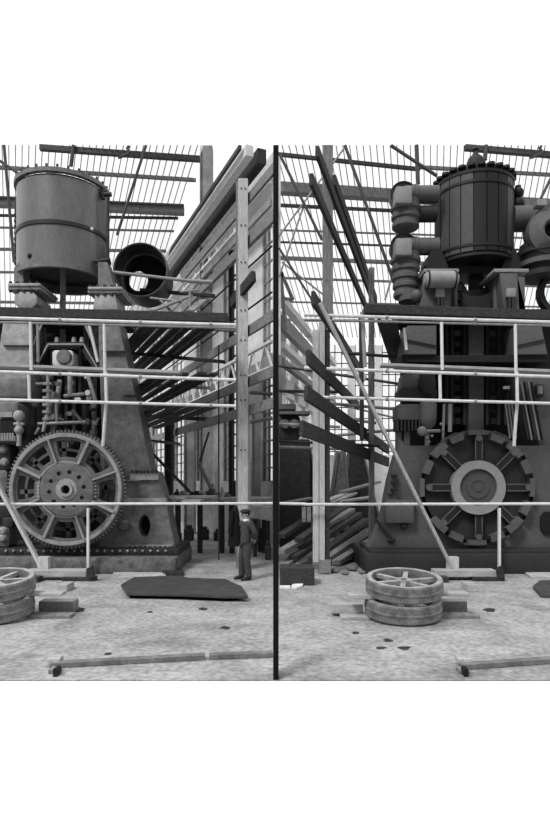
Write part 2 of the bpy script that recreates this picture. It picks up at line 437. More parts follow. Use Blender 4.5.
# ------------------------------------------------------------------ scaffold of the left bay
def timber(name, a, b, w, h, m, label, cat='plank', group=None, up=(0,0,1)):
    t = MB(); t.bar(a, b, w, h, up); return t.build(name, m, None, label, cat, group, smooth=False, bevel=min(w,h)*.08)
PU = L.u(243, 17)
po = thing('scaffold_post', 'tall pale timber scaffold post behind the man in a cap', 'post', L.P(PU, 17, 0))
b = MB(); c = at(243, 480, 17); b.box(c.x-.14, c.x+.14, 16.9, 17.1, 0, WZ(180,17)); b.build('main_board', 'timber_pale', po, smooth=False)
b = MB(); b.box(c.x-.20, c.x-.13, 16.95, 17.2, 0, WZ(182,17)); b.build('side_board', 'timber_mid', po, smooth=False)
b = MB(); b.box(c.x+.08, c.x+.19, 17.0, 17.15, 0, WZ(395,17)); b.build('side_board', 'timber_pale', po, smooth=False)
b = MB()
for y in (188,225,262,310,340,375,400,450): 
    for dx in (-2,2): b.ball(at(243+dx,y,16.88), .022, 4, 8)
b.build('bolt', 'iron_dark', po, sep=True)
labs = {165:'uppermost slanting ledger board bolted to the pale scaffold post', 213:'second slanting ledger board from the top of the pale scaffold post',
        313:'third ledger board on the pale scaffold post, at the upper deck', 370:'fourth ledger board on the pale post, at the middle deck',
        402:'lowest slanting ledger board on the pale scaffold post'}
for y, lab in labs.items():
    D = 15.3; u = PU+.22; 
    px = L.vp+u*F/D
    hh = (HOR-y)*D/F
    nb = MB(); nb.bar(L.P(u, 15.3, EYE+hh), L.P(u, 30 if y > 300 else 24, EYE+hh), .08, .29)
    nb.build('ledger_board', 'timber_mid', None, lab, 'board', smooth=False, bevel=.01)
# loose braces
timber('ledger_board', at(232,303,17.6), at(254,276,16.2), .12, .3, 'timber_dark', 'short dark board slanting up across the pale post above the upper deck', 'board')
tubeobj('scaffold_pole', at(188,281,17.4), at(212,282,17.4), .06, 'pole_grey', 'short grey pole end poking out right of the open pipe', 'pole')

def pole(name, a, b, r, m, lab, clamps=()):
    t = thing(name, lab, 'pole', (Vector(a)+Vector(b))/2)
    p = MB(); p.tube(a, b, r, n=10); p.build('tube', m, t)
    for f in clamps:
        c = Vector(a).lerp(Vector(b), f); q = MB(); q.ball(c, r*1.45, 6, 10); q.build('clamp', 'pole_grey', t)
    return t
def scaffold(x0, x1, dx, side):
    """two level pole scaffold in front of an engine; dx moves the left view's layout to the right view"""
    w = side
    D = 15.2
    P = lambda x, y, d=D: at(x+dx, y, d)
    ex = x1-dx; sx = x0-dx
    fy = lambda y0, y1, x: y0+(y1-y0)*(x+136)/371
    def hp(y0, y1, r, m, lab, s=sx, e=ex, d=D, cl=(.3,.62,.9)):
        return pole('scaffold_pole', P(s, fy(y0,y1,s), d), P(e, fy(y0,y1,e), d), r, m, lab, cl)
    timber('deck_beam', P(sx+ (60 if dx else 0), fy(310,321,sx), D+.35), P(ex-8*(dx==0), fy(312,320,ex), D+.35), .5, .24, 'timber_dark', 'dark heavy deck beam of the upper level of the %s scaffold' % w, 'beam')
    hp(314, 325, .042, 'pole_white', 'white pole along the front edge of the upper deck, %s scaffold' % w)
    hp(319, 328, .03, 'pole_grey', 'thin grey pole just below the upper deck, %s scaffold' % w, d=15.38)
    timber('deck_edge_board', P(max(sx,-30), 365.5, D+.2), P(ex-55*(dx==0), 373, D+.2), .35, .07, 'timber_pale_long', 'pale board edge of the middle deck on the %s scaffold' % w, 'board')
    hp(367, 380, .042, 'pole_white', 'white pole of the middle level on the %s scaffold' % w)
    hp(396, 406, .040, 'pole_white', 'white pole of the third level on the %s scaffold' % w)
    hp(504.5, 503.5, .040, 'pole_white', 'long low white guard rail in front of the %s engine' % w, s=sx, e=(272.6 if not dx else ex), d=15.7, cl=())
    timber('guard_upright', P(88.2,508,15.7), Vector((P(88.2,508,15.7).x, 15.7, 0.02)), .10, .06, 'pole_white', 'short white upright of the low guard rail, %s engine' % w, 'post', up=(1,0,0))
    for (x, ya, yb, wd, lab) in ((30.5,322,370,.085,'upper left'),(28.8,372,402,.085,'lower left'),(104.2,324,374,.085,'upper right'),(105.8,372,402,.09,'lower right')):
        tubeobj('scaffold_upright', P(x,ya,D+.02), P(x+(.6 if ya>360 else .8), yb, D+.02), wd/2, 'pole_white', '%s white upright between the poles of the %s scaffold' % (lab, w), 'pole')
    tubeobj('scaffold_upright', P(106,404,D+.1), P(103,446,D+.3), .045, 'pole_white', 'white upright hanging below the third level pole on the %s scaffold' % w, 'pole')
scaffold(-15, 236, 0, 'left')
scaffold(304, 580, 411, 'right')
# extension of the right guard rail to the divider
pole('guard_rail', at(279.5,503.5,15.75), at(306,504,15.72), .04, 'pole_white', 'short white rail end joining the guard rail beside the black divider', ())

# decks: planks running along the bay, seen from beneath
def deck(bay, xs, y, D, D2, w, th, m, lab, grp, jit=1.5):
    for x in xs:
        u = bay.u(x, D); hh = (HOR-y)*D/F
        b = MB(); e = D2-random.random()*jit; s = D+random.random()*.25
        b.bar(bay.P(u,s,EYE+hh), bay.P(u,e,EYE+hh), w, th); b.build('deck_plank', m, None, lab, 'plank', grp, smooth=False)
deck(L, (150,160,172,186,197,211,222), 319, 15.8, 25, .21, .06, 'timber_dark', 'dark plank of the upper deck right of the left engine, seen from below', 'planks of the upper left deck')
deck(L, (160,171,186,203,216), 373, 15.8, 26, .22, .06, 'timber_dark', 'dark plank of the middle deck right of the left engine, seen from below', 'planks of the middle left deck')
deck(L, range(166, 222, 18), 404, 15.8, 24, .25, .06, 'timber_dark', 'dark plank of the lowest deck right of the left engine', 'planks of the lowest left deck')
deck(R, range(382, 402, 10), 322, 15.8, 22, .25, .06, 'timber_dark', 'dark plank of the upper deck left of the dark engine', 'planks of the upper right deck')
for i, (xa, ya, xb, yb) in enumerate(((140,290,215,296),(128,325,238,330),(118,352,225,362),(150,385,210,388),(140,416,226,420),(118,437,180,444))):
    Dd = (20,18.5,20,21,21,22)[i]
    timber('cross_beam', at(xa,ya,Dd), at(xb,yb,Dd), .12, (.1,.12,.1,.1,.12,.1)[i], 'timber_mid' if i%2 else 'timber_dark',
        ['grey bearer under the open pipe of the left view','dark bearer beneath the upper left deck','thin bearer between the upper and middle left decks','short bearer between the left decks','bearer beneath the lowest left deck','lowest thin bearer beside the left engine column'][i], 'beam')
# planks & poles lying on the upper deck
for (xa,ya,xb,yb,lab) in ((152,311,190,296,'grey slanting plank on the upper deck below the open pipe'),(190,311,204,300,'short dark plank end standing on the right of the upper left deck')):
    timber('loose_plank', at(xa,ya,16.4), at(xb,yb,19), .22, .05, 'timber_mid', lab)
for (xa,ya,xb,yb) in ((160,300,178,318),(190,290,190,318),(180,292,200,290)):
    tubeobj('deck_stay', at(xa,ya,17.5), at(xb,yb,17.5), .035, 'pole_grey', 'thin pale pole of the small railing above the upper left deck', 'pole', 'thin railing poles above the upper left deck')
tubeobj('diagonal_brace', at(209,432,24), at(198,467,24), .04, 'timber_dark', 'thin dark brace slanting across a tall back window', 'brace')
tubeobj('diagonal_brace', at(151,452,20), at(190,492,20), .05, 'timber_dark', 'dark slanting brace right of the left engine column', 'brace')
tubeobj('diagonal_brace', at(198,462,21), at(212,490,21), .07, 'timber_mid', 'grey slanting stick leaning over the bench behind the man', 'brace')
tubeobj('scaffold_pole', at(218.7,345,17), at(218.7,560,17), .02, 'timber_dark', 'thin dark vertical wire hanging left of the pale post', 'wire')
tubeobj('scaffold_pole', at(250,392.5,16), at(272.5,394,16), .045, 'timber_dark', 'short dark pole between the pale post and the black divider', 'pole')
tubeobj('scaffold_pole', at(250,422,18), at(272.5,418,18), .06, 'timber_mid', 'grey pole crossing the window right of the pale post', 'pole')

# ------------------------------------------------------------------ scaffold of the right bay
p2 = thing('scaffold_post', 'tall heavy timber scaffold post left of the dark engine', 'post', (WX(328,16),16,0))
b = MB(); b.box(WX(323,16), WX(333,16), 16, 16.2, WZ(330,16), TOP(16)); b.build('upper_board', 'post_dark', p2, smooth=False)
b = MB(); b.box(WX(313,16), WX(318.6,16), 15.95, 16.15, WZ(562,16), WZ(330,16)); b.build('pale_board', 'timber_pale', p2, smooth=False)
b = MB(); b.box(WX(319.2,16), WX(324.6,16), 15.95, 16.15, WZ(562,16), WZ(318,16)); b.build('pale_board', 'timber_pale', p2, smooth=False)
b = MB(); b.box(WX(325,16), WX(330,16), 16.01, 16.19, 0, WZ(330.2,16)); b.build('dark_board', 'timber_dark', p2, smooth=False)
b = MB(); b.pbox(319,560,331,573.5,15.9,.3); b.build('foot_block', 'timber_mid', p2, smooth=False)
b = MB(); b.pbox(302,507,306,522,16.1,.1); b.pbox(307,507,311,522,16.1,.1); b.build('cleat', 'timber_mid', p2, smooth=False)
timber('scaffold_post', at(371.5,268,18.5), Vector((WX(371.5,18.5),18.5,0)), .16, .16, 'post_dark', 'second grey timber post between the slanting boards and the pipes', 'post', up=(1,0,0))
timber('scaffold_post', at(352,440,24.6), Vector((WX(352,24.6),24.6,0)), .22, .22, 'timber_dark', 'short dark post rising from the timber pile beside the dark engine', 'post', up=(1,0,0))
RU = R.u(329, 16)-.12
bl = {148:'topmost dark board slanting from the head of the heavy post', 176:'second dark board slanting down from the heavy post', 295:'third dark board slanting across the heavy post at the upper deck',
      354:'fourth dark slanting board, across the pale boards of the post', 390:'fifth dark slanting board on the heavy post', 425:'lowest dark slanting board on the heavy post'}
for i, (y, lab) in enumerate(bl.items()):
    xs = (317,311,313,308,306,301)[i]; xe = (380,372,362,358,388,388)[i]
    slope = (480-y)/(430-xs)*(.93 if i < 2 else 1.0)
    D = 15.7*101/(430-xs); D2 = D*1.75
    pa = at(xs, y+3, D); pb = at(xe, y+slope*(xe-xs), D2)
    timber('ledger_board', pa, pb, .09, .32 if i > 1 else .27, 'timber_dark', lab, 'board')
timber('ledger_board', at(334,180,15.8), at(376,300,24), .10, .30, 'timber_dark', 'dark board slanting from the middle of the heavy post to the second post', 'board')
timber('raking_plank', at(320,303,13.3), at(452,568,15.2), .07, .15, 'timber_pale', 'long pale plank leaning diagonally across the right view to the floor boards', up=(0,1,0))
timber('raking_plank', at(-34,424,15.45), at(43,570,15.2), .08, .17, 'timber_pale', 'pale plank leaning diagonally in front of the toothed gear wheel', up=(0,1,0))
for nm, x in (('right', 453), ('left', 42)):
    b = MB(); b.pbox(x-5,557,x+6,571,15.15,.18,.01); b.build('wedge_block', 'timber_pale', None, 'pale timber block at the foot of the leaning plank, %s view' % nm, 'block', smooth=False)
tubeobj('scaffold_upright', at(361,317,16), at(362,440,16), .06, 'timber_dark', 'dark upright pole between the heavy post and the dark engine', 'pole')
tubeobj('hanging_pole', at(362,312,15.4), at(365,367,15.4), .05, 'pole_grey', 'grey pole hanging under the upper deck left of the dark engine', 'pole')
tubeobj('hanging_hook', at(404,328,15.6), at(406.5,350,15.6), .04, 'pole_white', 'short white rod hanging under the deck in front of the left engine leg', 'rod')
for i,(xa,ya,xb,yb,m) in enumerate(((279,391,338,392,'timber_dark'),(335,404,395,409,'timber_mid'),(342,353,400,357,'timber_dark'),(279,424,340,427,'pole_grey'),(279,441,380,446,'timber_dark'),(330,436,395,430,'pole_grey'),(279,447,340,449,'pole_grey'),(340,418,376,423,'pole_grey'))):
    tubeobj('scaffold_pole', at(xa,ya,17.5+i*.2), at(xb,yb,17.5+i*.2), .045, m, ['dark pole left of the heavy post, level with the fourth board','grey pole right of the heavy post at the third level','dark pole right of the heavy post at the middle deck','pale pole low beside the black divider','dark pole running low behind the heavy post','pale pole crossing low behind the second post','lowest pale pole beside the black divider','short pale pole between the two timber posts'][i], 'pole')

# left wall of the right bay
UR = -7.9
wl = MB()
for (a,b2) in ((31.4,33),(35,36),(38,39),(41,45)):
    R.wall(wl, UR-.3, UR, a, b2, 0, EYE+9)
R.wall(wl, UR-.3, UR, 31.4, 45, 0, EYE+1.5); R.wall(wl, UR-.3, UR, 31.4, 45, EYE+4.6, EYE+5.6)
wl.build('wall_left', 'pale_wall', kind='structure', smooth=False)
g = MB(); R.wall(g, UR-.2, UR-.18, 31.4, 45, EYE+1.5, EYE+9); g.build('window_20', 'window_glass', kind='structure', smooth=False)
beamobj(R, 281, 300, 29, 45, .4, .35, 'pale_wall', 'runway_girder', 'upper pale girder descending beside the black divider', 'beam')
beamobj(R, 281, 322, 29, 45, .3, .7, 'roof_grey', 'runway_girder', 'broad grey plated girder descending beside the black divider', 'beam')
beamobj(R, 281, 345, 29, 45, .4, .3, 'pale_wall', 'runway_girder', 'lower pale girder descending beside the black divider', 'beam')
beamobj(R, 281, 361, 29, 45, .3, .3, 'roof_grey', 'runway_girder', 'lowest grey girder descending beside the black divider', 'beam')
# pale A-frame high in the background
t = thing('roof_trestle', 'small grey triangular trestle under the roof beside the black divider', 'frame', at(284,300,28))
b = MB(); b.bar(at(281,272,28), at(285,330,28), .15,.15); b.build('leg','roof_grey',t)
b = MB(); b.bar(at(281,272,28), at(293,300,28), .15,.15); b.build('leg','roof_grey',t)
b = MB(); b.bar(at(282,298,28), at(293,300,28), .12,.12); b.build('rail','roof_grey',t)

# ------------------------------------------------------------------ ENGINE of the left view
E = thing('steam_engine', 'tall steel vertical steam engine with a riveted cylinder over a toothed gear wheel', 'engine', (WX(66,17.5),17.5,0))
Cx, Cy = WX(63, 18.5), 18.5; r = 43*18.5/F
zt, zm, zb = WZ(193,18.5), WZ(240,18.5), WZ(282,18.5)
b = MB(); b.lathe((Cx,Cy,0), [(r,zb+.1),(r,zm-.05),(r,zm+.05),(r,zt-.1)], n=72)
b.lathe((Cx,Cy,0), [(r-.05,zt-.1),(r-.05,zb+.1)], n=72)
cyl = b.build('cylinder', 'cyl_steel', E)
for z, h, e in ((zb,.10,.05),(zt-.02,.12,.07)):
    b = MB(); b.lathe((Cx,Cy,0), [(r-.06,z),(r+e,z),(r+e,z+h),(r-.06,z+h)], n=72, closed=True); b.build('flange', 'iron_mid', cyl)
b = MB(); b.lathe((Cx,Cy,0), [(r-.01,zm-.06),(r+.035,zm-.05),(r+.035,zm+.06),(r-.01,zm+.07)], n=72, closed=True); b.build('band', 'cyl_band', cyl)
b = MB(); b.lathe((Cx,Cy,0), [(0,zt-.1),(r*.5,zt-.08),(r-.03,zt-.05)], n=72); b.build('cover', 'iron_dark', cyl)
b = MB(); b.lathe((Cx,Cy,0), [(0,zb+.5),(r*.45,zb+.5),(r-.06,zb+.28)], n=72); b.build('lower_cover', 'iron_dark', cyl)
b = MB()
for i in range(28):
    a = 2*PI*i/28; b.tube((Cx+(r+.02)*math.cos(a),Cy+(r+.02)*math.sin(a),zt-.02),(Cx+(r+.02)*math.cos(a),Cy+(r+.02)*math.sin(a),zt+.2),.035,n=6)
b.build('stud', 'iron_dark', cyl, sep=True)
for (x,y) in ((30,256),(92,229)):
    D=17.3; b = MB(); b.ball(at(x,y,D+.02*(x>50)), .08 if x<50 else .05, 6, 12); b.build('plug', 'iron_black' if x<50 else 'pole_white', cyl)
# small valve fittings on the right of the cylinder
b = MB(); p = at(104,196,18.2)
b.tube(p+Vector((-.2,-.1,0)), p+Vector((.25,-.1,0)), .07); b.tube(p+Vector((0,-.1,-.15)), p+Vector((0,-.1,.2)), .06); b.tube(p+Vector((.15,-.1,-.1)), p+Vector((.15,-.1,-3.0)), .045)
b.tube(at(100,264,18)+Vector((-.1,-.2,0)), at(112,262,18)+Vector((0,-.2,0)), .06); b.ball(at(107,263,17.9), .13)
b.build('drain_pipe', 'iron_dark', E)
b = MB(); p = at(16.5,200,18.5); b.tube(p, at(16.5,262,18.5), .06)
for k in range(9): b.ball(at(16.5,215+k*6,18.45), .085, 5, 8)
b.build('gauge_pipe', 'iron_dark', E)
# brackets holding the cylinder
for xs in (((14,290),(14,268),(22,258),(24,290)),((98,290),(98,262),(107,262),(115,290))):
    b = MB(); b.pprism(xs, 17.6, .5); b.build('bracket', 'iron_mid', E)
for (x0,x1,y0) in ((7.5,40.5,283),(87.5,122,286.5)):
    b = MB(); b.pbox(x0,y0,x1,y0+3,17,1.4); b.pbox(x0,y0+3.6,x1,y0+6.4,17.05,1.3); b.build('bearing_plate', 'iron_light', E, bevel=.02)
    b = MB()
    for k in range(5): b.tube(at(x0+3+k*(x1-x0-6)/4,y0-1.3,17.1), at(x0+3+k*(x1-x0-6)/4,y0+9,17.1), .05, n=6)
    b.build('bolt', 'iron_dark', E, sep=True)
b = MB(); b.pbox(14,291,37,308,17.1,1.1,.14); lb=b.build('bearing_block', 'iron_light', E, bevel=.03)
b = MB(); b.pprism([(95,293),(115,293),(118.5,313),(92,313)],17.1,1.1); b.build('bearing_block', 'iron_light', E, bevel=.03)
b = MB(); b.tube(at(63,262,18.3), at(63,345,18.3), .085); b.build('piston_rod', 'pole_grey', E)
# tapering side columns
plate('side_column', [[(99,322),(118,322),(124,350),(139,412),(150,470),(157,474),(166,505),(175,549),(100,549),(103,450)],
      circ(144.5,526,6.3,24,11.5)], 17.0, .9, 'iron_mid', E, .02)
b = MB(); b.pbox(139,516,150,537,17.6,.05); b.build('hatch_recess','iron_black',E)
for (x0,y0,x1,y1) in ((102,350.5,124.5,351.6),(124,395,135,396),(130,473,158,480),(124,498,166,502),(128,545,172,551)):
    b = MB(); b.pbox(x0,y0,x1,y1,16.88,.15); b.build('column_seam', 'iron_light' if y1-y0 > 2 else 'iron_dark', E)
b = MB()
for k in range(7): b.ball(at(132+k*4,471.5,16.85), .05, 5, 8)
for k in range(9): b.ball(at(130+k*5,548,16.8), .06, 5, 8)
b.build('rivet', 'iron_dark', E, sep=True)
plate('side_column', [[(4,322),(30,322),(30,365),(27,397),(-28,430),(-20,390),(0,350)]], 17.0, .9, 'iron_light', E, .02)
b = MB(); b.pbox(3,345,30,346,16.9,.12); b.pbox(-20,366,30,368.5,16.9,.2); b.build('column_seam', 'iron_dark', E)
b = MB(); b.pbox(-20,378,27,397,16.9,.15); b.build('side_panel', 'iron_mid', E, bevel=.02)
# dark back of the frame and the works inside it
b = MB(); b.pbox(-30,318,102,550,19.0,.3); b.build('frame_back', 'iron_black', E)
b = MB(); b.pbox(-30,309,122,318,17.0,1.8); b.build('entablature', 'iron_dark', E, bevel=.02)
for i,(x,y0,y1,rr,m) in enumerate(((37,318,362,.06,'iron_light'),(41,318,345,.05,'iron_mid'),(45,320,348,.04,'iron_light'),(86,318,360,.08,'iron_mid'),(92,318,362,.05,'pole_grey'),(96,318,366,.09,'iron_light'),(38,372,440,.11,'iron_mid'),(52,440,350,.04,'iron_mid'),(31,405,432,.06,'iron_light'),(74,370,430,.06,'iron_mid'),(86,375,440,.13,'iron_dark'),(94,375,445,.08,'iron_mid'),(80,350,400,.05,'iron_mid'),(60,370,440,.07,'iron_dark'),(66,372,436,.05,'iron_mid'))):
    b = MB(); b.tube(at(x,y0,18.0+.05*(i%4)), at(x,y1,18.0+.05*(i%4)), rr); b.build('guide_rod', m, E)
b = MB()
for a2,b3 in (((34,368),(47,346)),((47,346),(84,346)),((84,346),(98,369))): b.bar(at(*a2,17.4), at(*b3,17.4), .2, .17, (0,1,0))
b.build('crosshead_frame', 'iron_dark', E)
b = MB(); b.bar(at(36,367,17.25), at(48,344.2,17.25), .04,.04,(0,1,0)); b.bar(at(48,344.2,17.25), at(83.5,344.2,17.25), .04,.04,(0,1,0)); b.bar(at(83.5,344.2,17.25), at(97,367,17.25), .04,.04,(0,1,0)); b.build('frame_edge', 'iron_light', E)
b = MB(); b.pbox(52,350,73,366,17.3,.5,.06); cb=b.build('crosshead', 'pole_white', E, bevel=.03)
b = MB(); b.lathe(at(64,357,17.26), [(0,-.06),(.19,-.05),(.22,.0),(.22,.1)], 'Y', 24); b.build('crosshead_pin', 'iron_mid', cb)
for x in (57,82,74): 
    b = MB(); b.lathe(at(x,343,17.4), [(0,.18),(.06,.16),(.09,-.05)], 'Z', 12); b.build('oil_cup', 'iron_light', E)
b = MB(); b.tube(at(53,392,17.3), at(43,432,17.1), .09, .05); b.bar(at(60,380,17.6), at(53,432,17.4), .12,.12); b.build('connecting_rod', 'iron_light', E)
rnd = random.Random(3)
for k in range(46):    # valve gear: links, collars and pins between the frames
    x = rnd.uniform(34,98); y = rnd.uniform(374,446); D = rnd.uniform(17.05,17.9)
    b = MB(); t = rnd.random()
    if t < .4: b.lathe(at(x,y,D), [(0,-.06),(.08,-.06),(.1,0),(.1,.1)], 'Y', 14)
    elif t < .7: b.bar(at(x,y,D), at(x+rnd.uniform(-9,9), y+rnd.uniform(-12,12), D), .06,.06)
    else: b.pbox(x-3,y-2,x+3,y+2,D,.1,.02)
    b.build('valve_link', rnd.choice(['pole_white','iron_light','iron_mid','iron_dark','iron_light']), E)
for i,(xa,ya,xb,yb,rr,m) in enumerate(((38,320,38,362,.05,'pole_grey'),(88,320,98,362,.05,'pole_white'),(84,322,92,340,.04,'pole_grey'),(33,345,44,320,.03,'iron_light'),(48,372,48,412,.05,'iron_light'),(70,372,70,395,.07,'iron_light'),(64,396,84,394,.05,'iron_light'),(38,424,86,422,.05,'iron_light'),(56,398,57,424,.04,'pole_grey'),(88,376,96,402,.06,'iron_light'),(36,384,52,384,.05,'iron_mid'),(72,410,84,424,.05,'iron_mid'))):
    b = MB(); b.tube(at(xa,ya,17.15), at(xb,yb,17.15), rr); b.build('link_rod', m, E)
b = MB()
for k in range(6): b.lathe(at(47,384+k*7,17.2), [(0,-.04),(.13,-.04),(.13,.04),(0,.04)], 'Z', 14)
b.build('collar', 'iron_light', E, sep=True)
# left hand valve chest
b = MB(); b.pbox(-20,402,18,440,16.6,.9,.08); vc = b.build('valve_chest', 'iron_mid', E, bevel=.03)
b = MB(); b.pbox(0,419,14,438,16.52,.1); b.build('recess', 'iron_black', vc)
b = MB(); b.pbox(-2,412,12,417,16.45,.14); b.pbox(-4,436,15,441,16.4,.2); b.build('ledge', 'iron_light', vc)
b = MB()
for k in range(6): b.tube(at(0+k*2.6,433,16.4), at(0+k*2.6,440,16.4), .03, n=6)
b.build('stud', 'iron_light', vc, sep=True)
b = MB(); b.tube(at(19,412,16.5), at(19,446,16.5), .07); b.ball(at(19,416,16.5), .16); b.ball(at(19,430,16.5), .13); b.tube(at(14,424,16.5), at(24,424,16.5), .05); b.build('governor_rod', 'iron_light', E)
for (x0,y0,x1,y1,m) in ((-12,444,10,470,'iron_dark'),(-12,470,7,492,'iron_mid'),(-12,500,10,518,'iron_dark'),(-10,527,9,547,'iron_mid'),(2,517,13,528,'iron_dark'),(22,425,30,448,'iron_dark')):
    b = MB(); b.pbox(x0,y0,x1,y1,16.9,.6,.05); b.build('pump_block', m, E, bevel=.03)
for (x,y) in ((3,449),(4,462),(3,538),(3,531)):
    b = MB(); b.lathe(at(x,y,16.86), [(0,-.08),(.07,-.07),(.12,.0),(.12,.1)], 'Y', 16); b.build('valve_cap', 'iron_light', E)
# gear wheel
GX, GY, GD = 66.5, 489.5, 16.15
G = []
N_T = 96
for i in range(N_T):
    for f, rr in ((0,57.0),(.22,59.6),(.5,59.6),(.72,57.0)):
        a = 2*PI*(i+f)/N_T; G.append((GX+rr*math.cos(a), GY-rr*math.sin(a)))
holes = [sector(GX,GY,32.5,49.5,math.radians(42.5+45*k-15.5),math.radians(42.5+45*k+15.5)) for k in range(8)]
gw = plate('gear_wheel', [G]+holes+[circ(GX,GY,4.2,20)], GD, .18, 'gear_face', E, .006)
s = GD/F
b = MB(); b.lathe(at(GX,GY,GD), [(52.6*s,-.10),(55.6*s,-.10),(56.2*s,-.08),(56.2*s,.02),(52.2*s,.02),(52.2*s,-.08)], 'Y', 96, True); b.build('rim', 'gear_edge', gw)
b = MB(); b.lathe(at(GX,GY,GD), [(27*s,-.06),(28.6*s,-.06),(28.6*s,.02),(27*s,.02)], 'Y', 64, True); b.build('hub_ring', 'gear_edge', gw)
plate('hub', [circ(GX,GY,26.6,64),circ(GX,GY,4.4,24)]+[circ(GX+17.5*math.cos(math.radians(a)),GY-17.5*math.sin(math.radians(a)),2.5,14) for a in range(8,368,36)], GD-.1, .1, 'gear_face', gw, .01)
b = MB(); b.lathe(at(GX,GY,GD-.1), [(7*s,.0),(7*s,-.10),(4.4*s,-.10),(4.4*s,.1)], 'Y', 32); b.lathe(at(GX,GY,GD-.1), [(11*s,.0),(10.5*s,-.03),(7*s,-.03)], 'Y', 32); b.build('hub_boss', 'gear_edge', gw)
b = MB(); b.lathe(at(GX,GY,GD+.02), [(0,0),(26*s,0)], 'Y', 32); b.build('shaft_end', 'iron_black', gw)
for k in range(8):
    a = math.radians(20+45*k); c = at(GX,GY,GD-.06); d = Vector((math.cos(a),0,math.sin(a)))
    b = MB(); b.bar(c+d*28*s, c+d*53*s, .045*(1+.6*(k%2)), .14, (0,1,0)); b.build('rib', 'gear_edge', gw)
b = MB()
for k in range(2):
    for (px_) in (38.5, 94.5):
        for j in range(5): b.ball(at(px_+k*2-1, 483+j*3.4, GD-.03), .035, 5, 8)
b.build('rivet', 'gear_edge', gw, sep=True)
b = MB()   # spokes of the second wheel seen through the openings
for k in range(8):
    a = math.radians(42+45*k+6); c = at(GX,GY,GD+.7); d = Vector((math.cos(a),0,math.sin(a)))
    b.bar(c, c+d*50*s, .12, .1, (0,1,0))
b.lathe(at(GX,GY,GD+.7), [(40*s,-.05),(43*s,-.05),(43*s,.05),(40*s,.05)], 'Y', 64, True)
b.build('inner_wheel', 'iron_mid', E)
b = MB(); b.lathe(at(124.5,525.5,16.85), [(0,-.16),(.05,-.16),(.05,-.1),(.12,-.1),(.15,-.02),(.15,.1)], 'Y', 20); b.build('boss', 'iron_mid', E)
b = MB(); b.pbox(100,440,104,470,16.9,.2); b.pbox(123,480,140,481,16.9,.1); b.build('lug', 'iron_light', E, sep=True)
# bed and footing
b = MB(); b.pbox(-40,549,178,556,16.5,2.4); b.build('bed_flange', 'iron_dark', E, bevel=.02)
b = MB(); b.box(WX(-45,15.95), WX(176,15.95), 15.95, 19, .0, .72-.3); b.build('foundation', 'bed', E, bevel=.05)
b = MB()
for k in range(22): b.ball(at(6+k*7.6,551,16.48), .04, 5, 8)
b.build('holding_bolt', 'iron_light', E, sep=True)
# open flanged pipe behind
X0, Z0, Dp = WX(140.5,19), WZ(270,19), 19.0; sp = 19/F*1.08
b = MB(); b.lathe((X0,Dp,Z0), [(25.5*sp,.0),(23.8*sp,.0),(22.8*sp,.25),(22.8*sp,1.3),(24*sp,1.3),(24.2*sp,.12),(25.5*sp,.1)], 'Y', 64, True); ep=b.build('exhaust_pipe', 'iron_dark', E)
b = MB(); b.lathe((X0,Dp-.02,Z0), [(25.6*sp,.02),(24.6*sp,-.02),(23.8*sp,.02)], 'Y', 64); b.build('pipe_lip', 'iron_mid', ep)
plate('inner_baffle', [circ(148.6,282.6,23.1,40), circ(138.5,281,9.5,28,10)], 20.2, .04, 'iron_black', ep)
b = MB(); b.lathe((X0,Dp+.7,Z0), [(22.9*sp,-.05),(21.6*sp,-.05),(21.6*sp,.05),(22.9*sp,.05)], 'Y', 48, True); b.build('inner_ring', 'iron_mid', ep)
tubeobj('scaffold_pole', at(112,272,17.9), at(199,282,17.9), .05, 'pole_grey', 'pale pole crossing the mouth of the open flanged pipe', 'pole')
tubeobj('scaffold_pole', at(150,298,18), at(182,302,18), .04, 'pole_grey', 'short grey pole below the open flanged pipe', 'pole')

# ------------------------------------------------------------------ ENGINE of the right view
Q = thing('steam_engine', 'dark smooth vertical steam engine with lagged cylinder and stacked pipes over a flywheel', 'engine', (WX(476,17.5),17.5,0))
Cx, Cy = WX(473.5,18.5), 18.5; r = 37.8*18.5/F
zt, zb = WZ(185,18.5), WZ(268,18.5)
b = MB(); b.lathe((Cx,Cy,0), [(0,zb+.02),(r*.96,zb),(r*.96,zt),(r*.86,zt+.14),(0,zt+.2)], n=64); cy = b.build('cylinder', 'lag_dark', Q)
n = 20
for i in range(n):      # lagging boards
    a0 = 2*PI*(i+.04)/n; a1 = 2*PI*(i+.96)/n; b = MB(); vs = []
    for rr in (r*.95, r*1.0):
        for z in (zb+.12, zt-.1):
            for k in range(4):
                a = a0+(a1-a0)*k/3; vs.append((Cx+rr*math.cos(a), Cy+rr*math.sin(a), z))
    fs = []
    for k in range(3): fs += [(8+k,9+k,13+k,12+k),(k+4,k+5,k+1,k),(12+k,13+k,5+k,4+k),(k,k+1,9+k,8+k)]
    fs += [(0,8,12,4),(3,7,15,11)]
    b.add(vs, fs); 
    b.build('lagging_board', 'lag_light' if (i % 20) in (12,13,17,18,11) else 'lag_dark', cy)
for z in (zb+.02, zb+.3, zt-.12, zt-.42):
    b = MB(); b.lathe((Cx,Cy,0), [(r*.97,z-.04),(r*1.02,z-.04),(r*1.02,z+.04),(r*.97,z+.04)], n=64, closed=True); b.build('band', 'lag_dark', cy)
b = MB()
for i in range(26):
    a = 2*PI*i/26; c = Vector((Cx+r*.97*math.cos(a), Cy+r*.97*math.sin(a), zt+.02)); b.tube(c, c+Vector((0,0,.07)), .12, n=8)
b.build('cover_bolt', 'lag_dark', cy, sep=True)
b = MB(); b.lathe((Cx,Cy,zt+.15), [(r*.85,0),(r*.6,.16),(r*.35,.24),(0,.26)], n=48); b.build('cover', 'lag_dark', cy)
